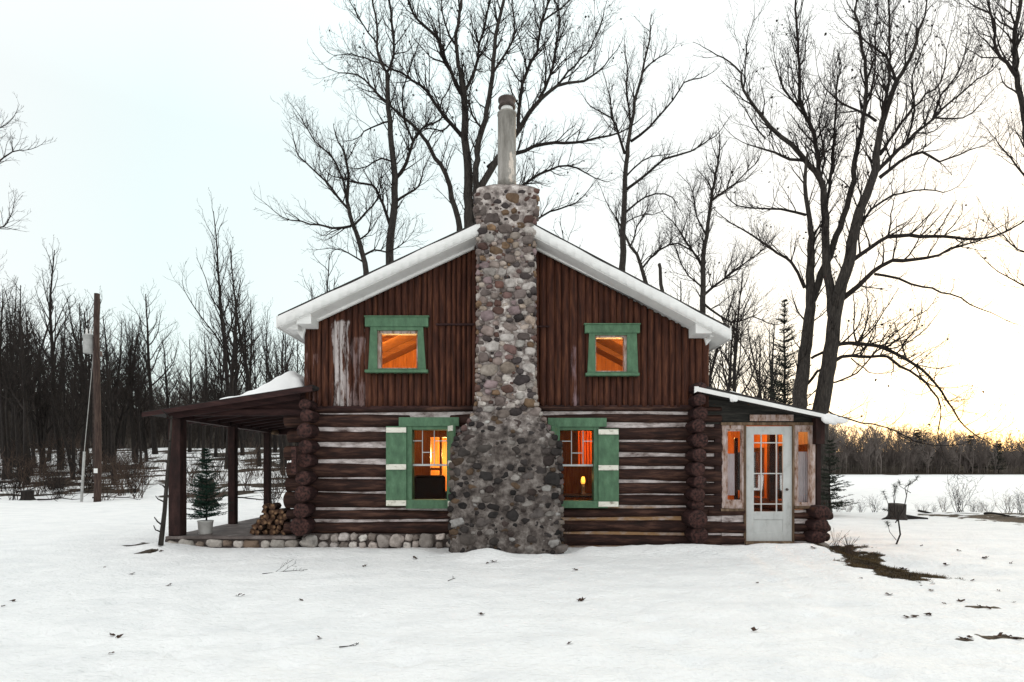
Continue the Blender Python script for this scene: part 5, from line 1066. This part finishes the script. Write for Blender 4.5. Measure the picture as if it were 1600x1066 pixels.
# ---- firewood
fwm = []
for s in range(4):
    g_ = random.Random(70+s); m = MB(); L = .34; kk_ = (5, 6, 4, 8)[s]; pts = [(math.cos(a)*(1 if s != 3 else .9), math.sin(a)*.9) for a in [j/kk_*6.283+g_.uniform(-.25, .25) for j in range(kk_)]]; R_ = .062
    n_ = 6; v = []
    for i in range(n_+1):
        for (a, b) in pts: v.append((a*R_*(1+.05*g_.uniform(-1, 1)), -L/2+L*i/n_, b*R_*(1+.05*g_.uniform(-1, 1))))
    k = len(pts); q = [(i*k+j, i*k+(j+1) % k, (i+1)*k+(j+1) % k, (i+1)*k+j) for i in range(n_) for j in range(k)]; v += [(0, -L/2-.002, 0), (0, L/2, 0)]; e_ = len(v)
    m.add(v, q, [(e_-2, j, (j+1) % k) for j in range(k)]+[(e_-1, n_*k+(j+1) % k, n_*k+j) for j in range(k)])
    o = m.build('firewood_log', M['split' if s % 2 == 0 else 'fwbark'], None, False, bevel=.004); o.data.materials.append(M['split']); fwm.append(o)
    if s % 2:
        for f in o.data.polygons:
            if len(f.vertices) == 3: f.material_index = 1
cnt = 0
for r_ in range(6):
    nn_ = (6, 6, 5, 5, 4, 2)[r_]
    for i in range(nn_):
        g_ = random.Random(cnt*3+1); px = 396+r_*4.2+i*10.0+g_.uniform(-1.5, 1.5); x = X(px, .15)+.02; z = pz+.055+r_*.088+g_.uniform(-.008, .008); s = cnt % 4
        o = fwm[s] if cnt < 4 else fwm[s].copy()
        if cnt >= 4: C.objects.link(o)
        o.location = (x, .22+g_.uniform(-.05, .05), z); o.rotation_euler = (0, g_.uniform(0, 6.28), g_.uniform(-.12, .12)); sc = g_.uniform(.8, 1.12); o.scale = (sc, 1, sc); tag(o, 'piece of split firewood in the pile on the porch floor', 'firewood', 'firewood stacked on the porch'); cnt += 1
# ---- leaves and sprigs on the snow
def leafmesh(seed):
    g_ = random.Random(seed); m = MB(); k = 9; v = [(0, 0, .012)]
    for j in range(k): r_ = (1 if j % 2 == 0 else .45)*.055*g_.uniform(.7, 1.2); a = j/k*6.283; v.append((math.cos(a)*r_, math.sin(a)*r_, g_.uniform(.0, .035)))
    m.add(v, None, [(0, 1+j, 1+(j+1) % k) for j in range(k)]); return m
lp_ = [leafmesh(i).build('dead_leaf', M['leaf'], None) for i in range(4)]
spots = [(770, 880), (762, 881), (753, 962), (890, 1008), (899, 892), (905, 938), (910, 937), (1183, 912), (1180, 990), (380, 932), (372, 933), (187, 994), (499, 995), (648, 874), (570, 886), (265, 913), (205, 897), (163, 885), (175, 990), (20, 937), (5, 946), (174, 1018), (470, 938), (1270, 868), (1320, 880), (1345, 905), (1365, 890), (1440, 855), (1410, 880), (1498, 862), (1540, 872), (1520, 905), (1455, 925), (1560, 925), (1390, 930), (1415, 965), (1500, 940), (1580, 880), (1478, 880), (1330, 850), (1585, 945), (1475, 945), (1545, 955), (1515, 998), (1430, 965), (1450, 962), (1530, 952), (1505, 1000), (1560, 996), (1590, 998), (1575, 994), (238, 866), (245, 865), (252, 866)]
for i, (px, py) in enumerate(spots):
    o = lp_[i % 4] if i < 4 else lp_[i % 4].copy()
    if i >= 4: C.objects.link(o)
    x, y = PG(px, py); sc = .75 if py > 900 else 1.0; o.location = (x, y, H(x, y)+.004); o.rotation_euler = (rf_.uniform(-.4, .4), rf_.uniform(-.4, .4), rf_.uniform(0, 6.28)); o.scale = (sc*rf_.uniform(.6, 1.1),)*3
    right = px > 1250; tag(o, 'dark dead leaf lying on the snow to the right of the cabin' if right else 'dark dead leaf lying on the snow in front of the cabin', 'leaf', 'dead leaves on the snow right of the cabin' if right else 'dead leaves on the snow before the cabin')
def sprig(px, py, L, rz, label, seed):
    x, y = PG(px, py); g_ = random.Random(seed); o = []; grow(o, Vector((0, 0, .01)), Vector((1, 0, .02)), L, .005, 0, 2, g_, -.01, .06, .12, .003, (.25, .5)); m = MB()
    for pts, rad, l_ in o: m.tube([Vector((p.x, p.y, abs(p.z))) for p in pts], rad, 4)
    ob = m.build('dry_sprig', M['twig'], None, loc=(x, y, H(x, y))); ob.rotation_euler = (0, 0, rz); tag(ob, label, 'twig')
sprig(410, 899, .55, .5, 'dry twig with seed tufts lying on the snow below the firewood', 1); sprig(700, 908, .2, 1.2, 'single thin stalk on the snow in front of the chimney left corner', 2); sprig(530, 1010, .15, .4, 'tiny pale stalk on the snow in the lower foreground', 3)
# dry grass at the right corner of the house
g_ = random.Random(9); gm = MB(); V = []; T = []; pts = [(g_.uniform(4.3, 6.6), g_.uniform(-4.0, .6)) for _ in range(60000)]; A_ = np.array(pts); B_ = bare(A_[:, 0], A_[:, 1]); Hh = height(A_[:, 0], A_[:, 1])
for (x, y), b_, hh in zip(pts, B_, Hh):
    if b_ < .42+.3*g_.random(): continue
    L = g_.uniform(.02, .055)*(1.8 if g_.random() < .04 else 1); a = g_.uniform(0, 6.28); d = Vector((math.cos(a)*g_.uniform(.5, 2), math.sin(a)*g_.uniform(.5, 2), 1)).normalized()*L; w_ = Vector((-math.sin(a), math.cos(a), 0))*.0035; p = Vector((x, y, hh-.005)); j = len(V); V += [p-w_, p+w_, p+d]; T.append((j, j+1, j+2))
gm.add([tuple(v) for v in V], None, T); tag(gm.build('dry_grass', M['grass'], None), 'brown flattened grass showing through the snow at the right corner of the entry', 'grass', kind='stuff')
def weed(px, py, n, h, label, seed):
    x, y = PG(px, py); g_ = random.Random(seed); m = MB()
    for i in range(n):
        a = g_.uniform(0, 6.28); s = g_.uniform(.1, .5); m.tube([Vector((g_.gauss(0, .06), g_.gauss(0, .06), -.02)), Vector((math.cos(a)*s*h*.4, math.sin(a)*s*h*.4, h*.5)), Vector((math.cos(a)*s*h*1.2, math.sin(a)*s*h*1.2, h*g_.uniform(.7, 1)))], [.004, .003, .002], 4)
    tag(m.build('dry_weed', M['twigw'], None, loc=(x, y, H(x, y))), label, 'weed')
weed(1325, 866, 16, .34, 'tuft of dry weed stems beside the brown grass patch', 1); weed(1304, 862, 9, .4, 'thin dry weed stems closest to the log ends of the entry', 2); weed(880, 858, 4, .45, 'single dry stalks at the right foot of the stone chimney', 3)
for o in (p_[0] for p_ in protos):
    if o.get('label', 'x') == 'x': print('unused proto', o.name)
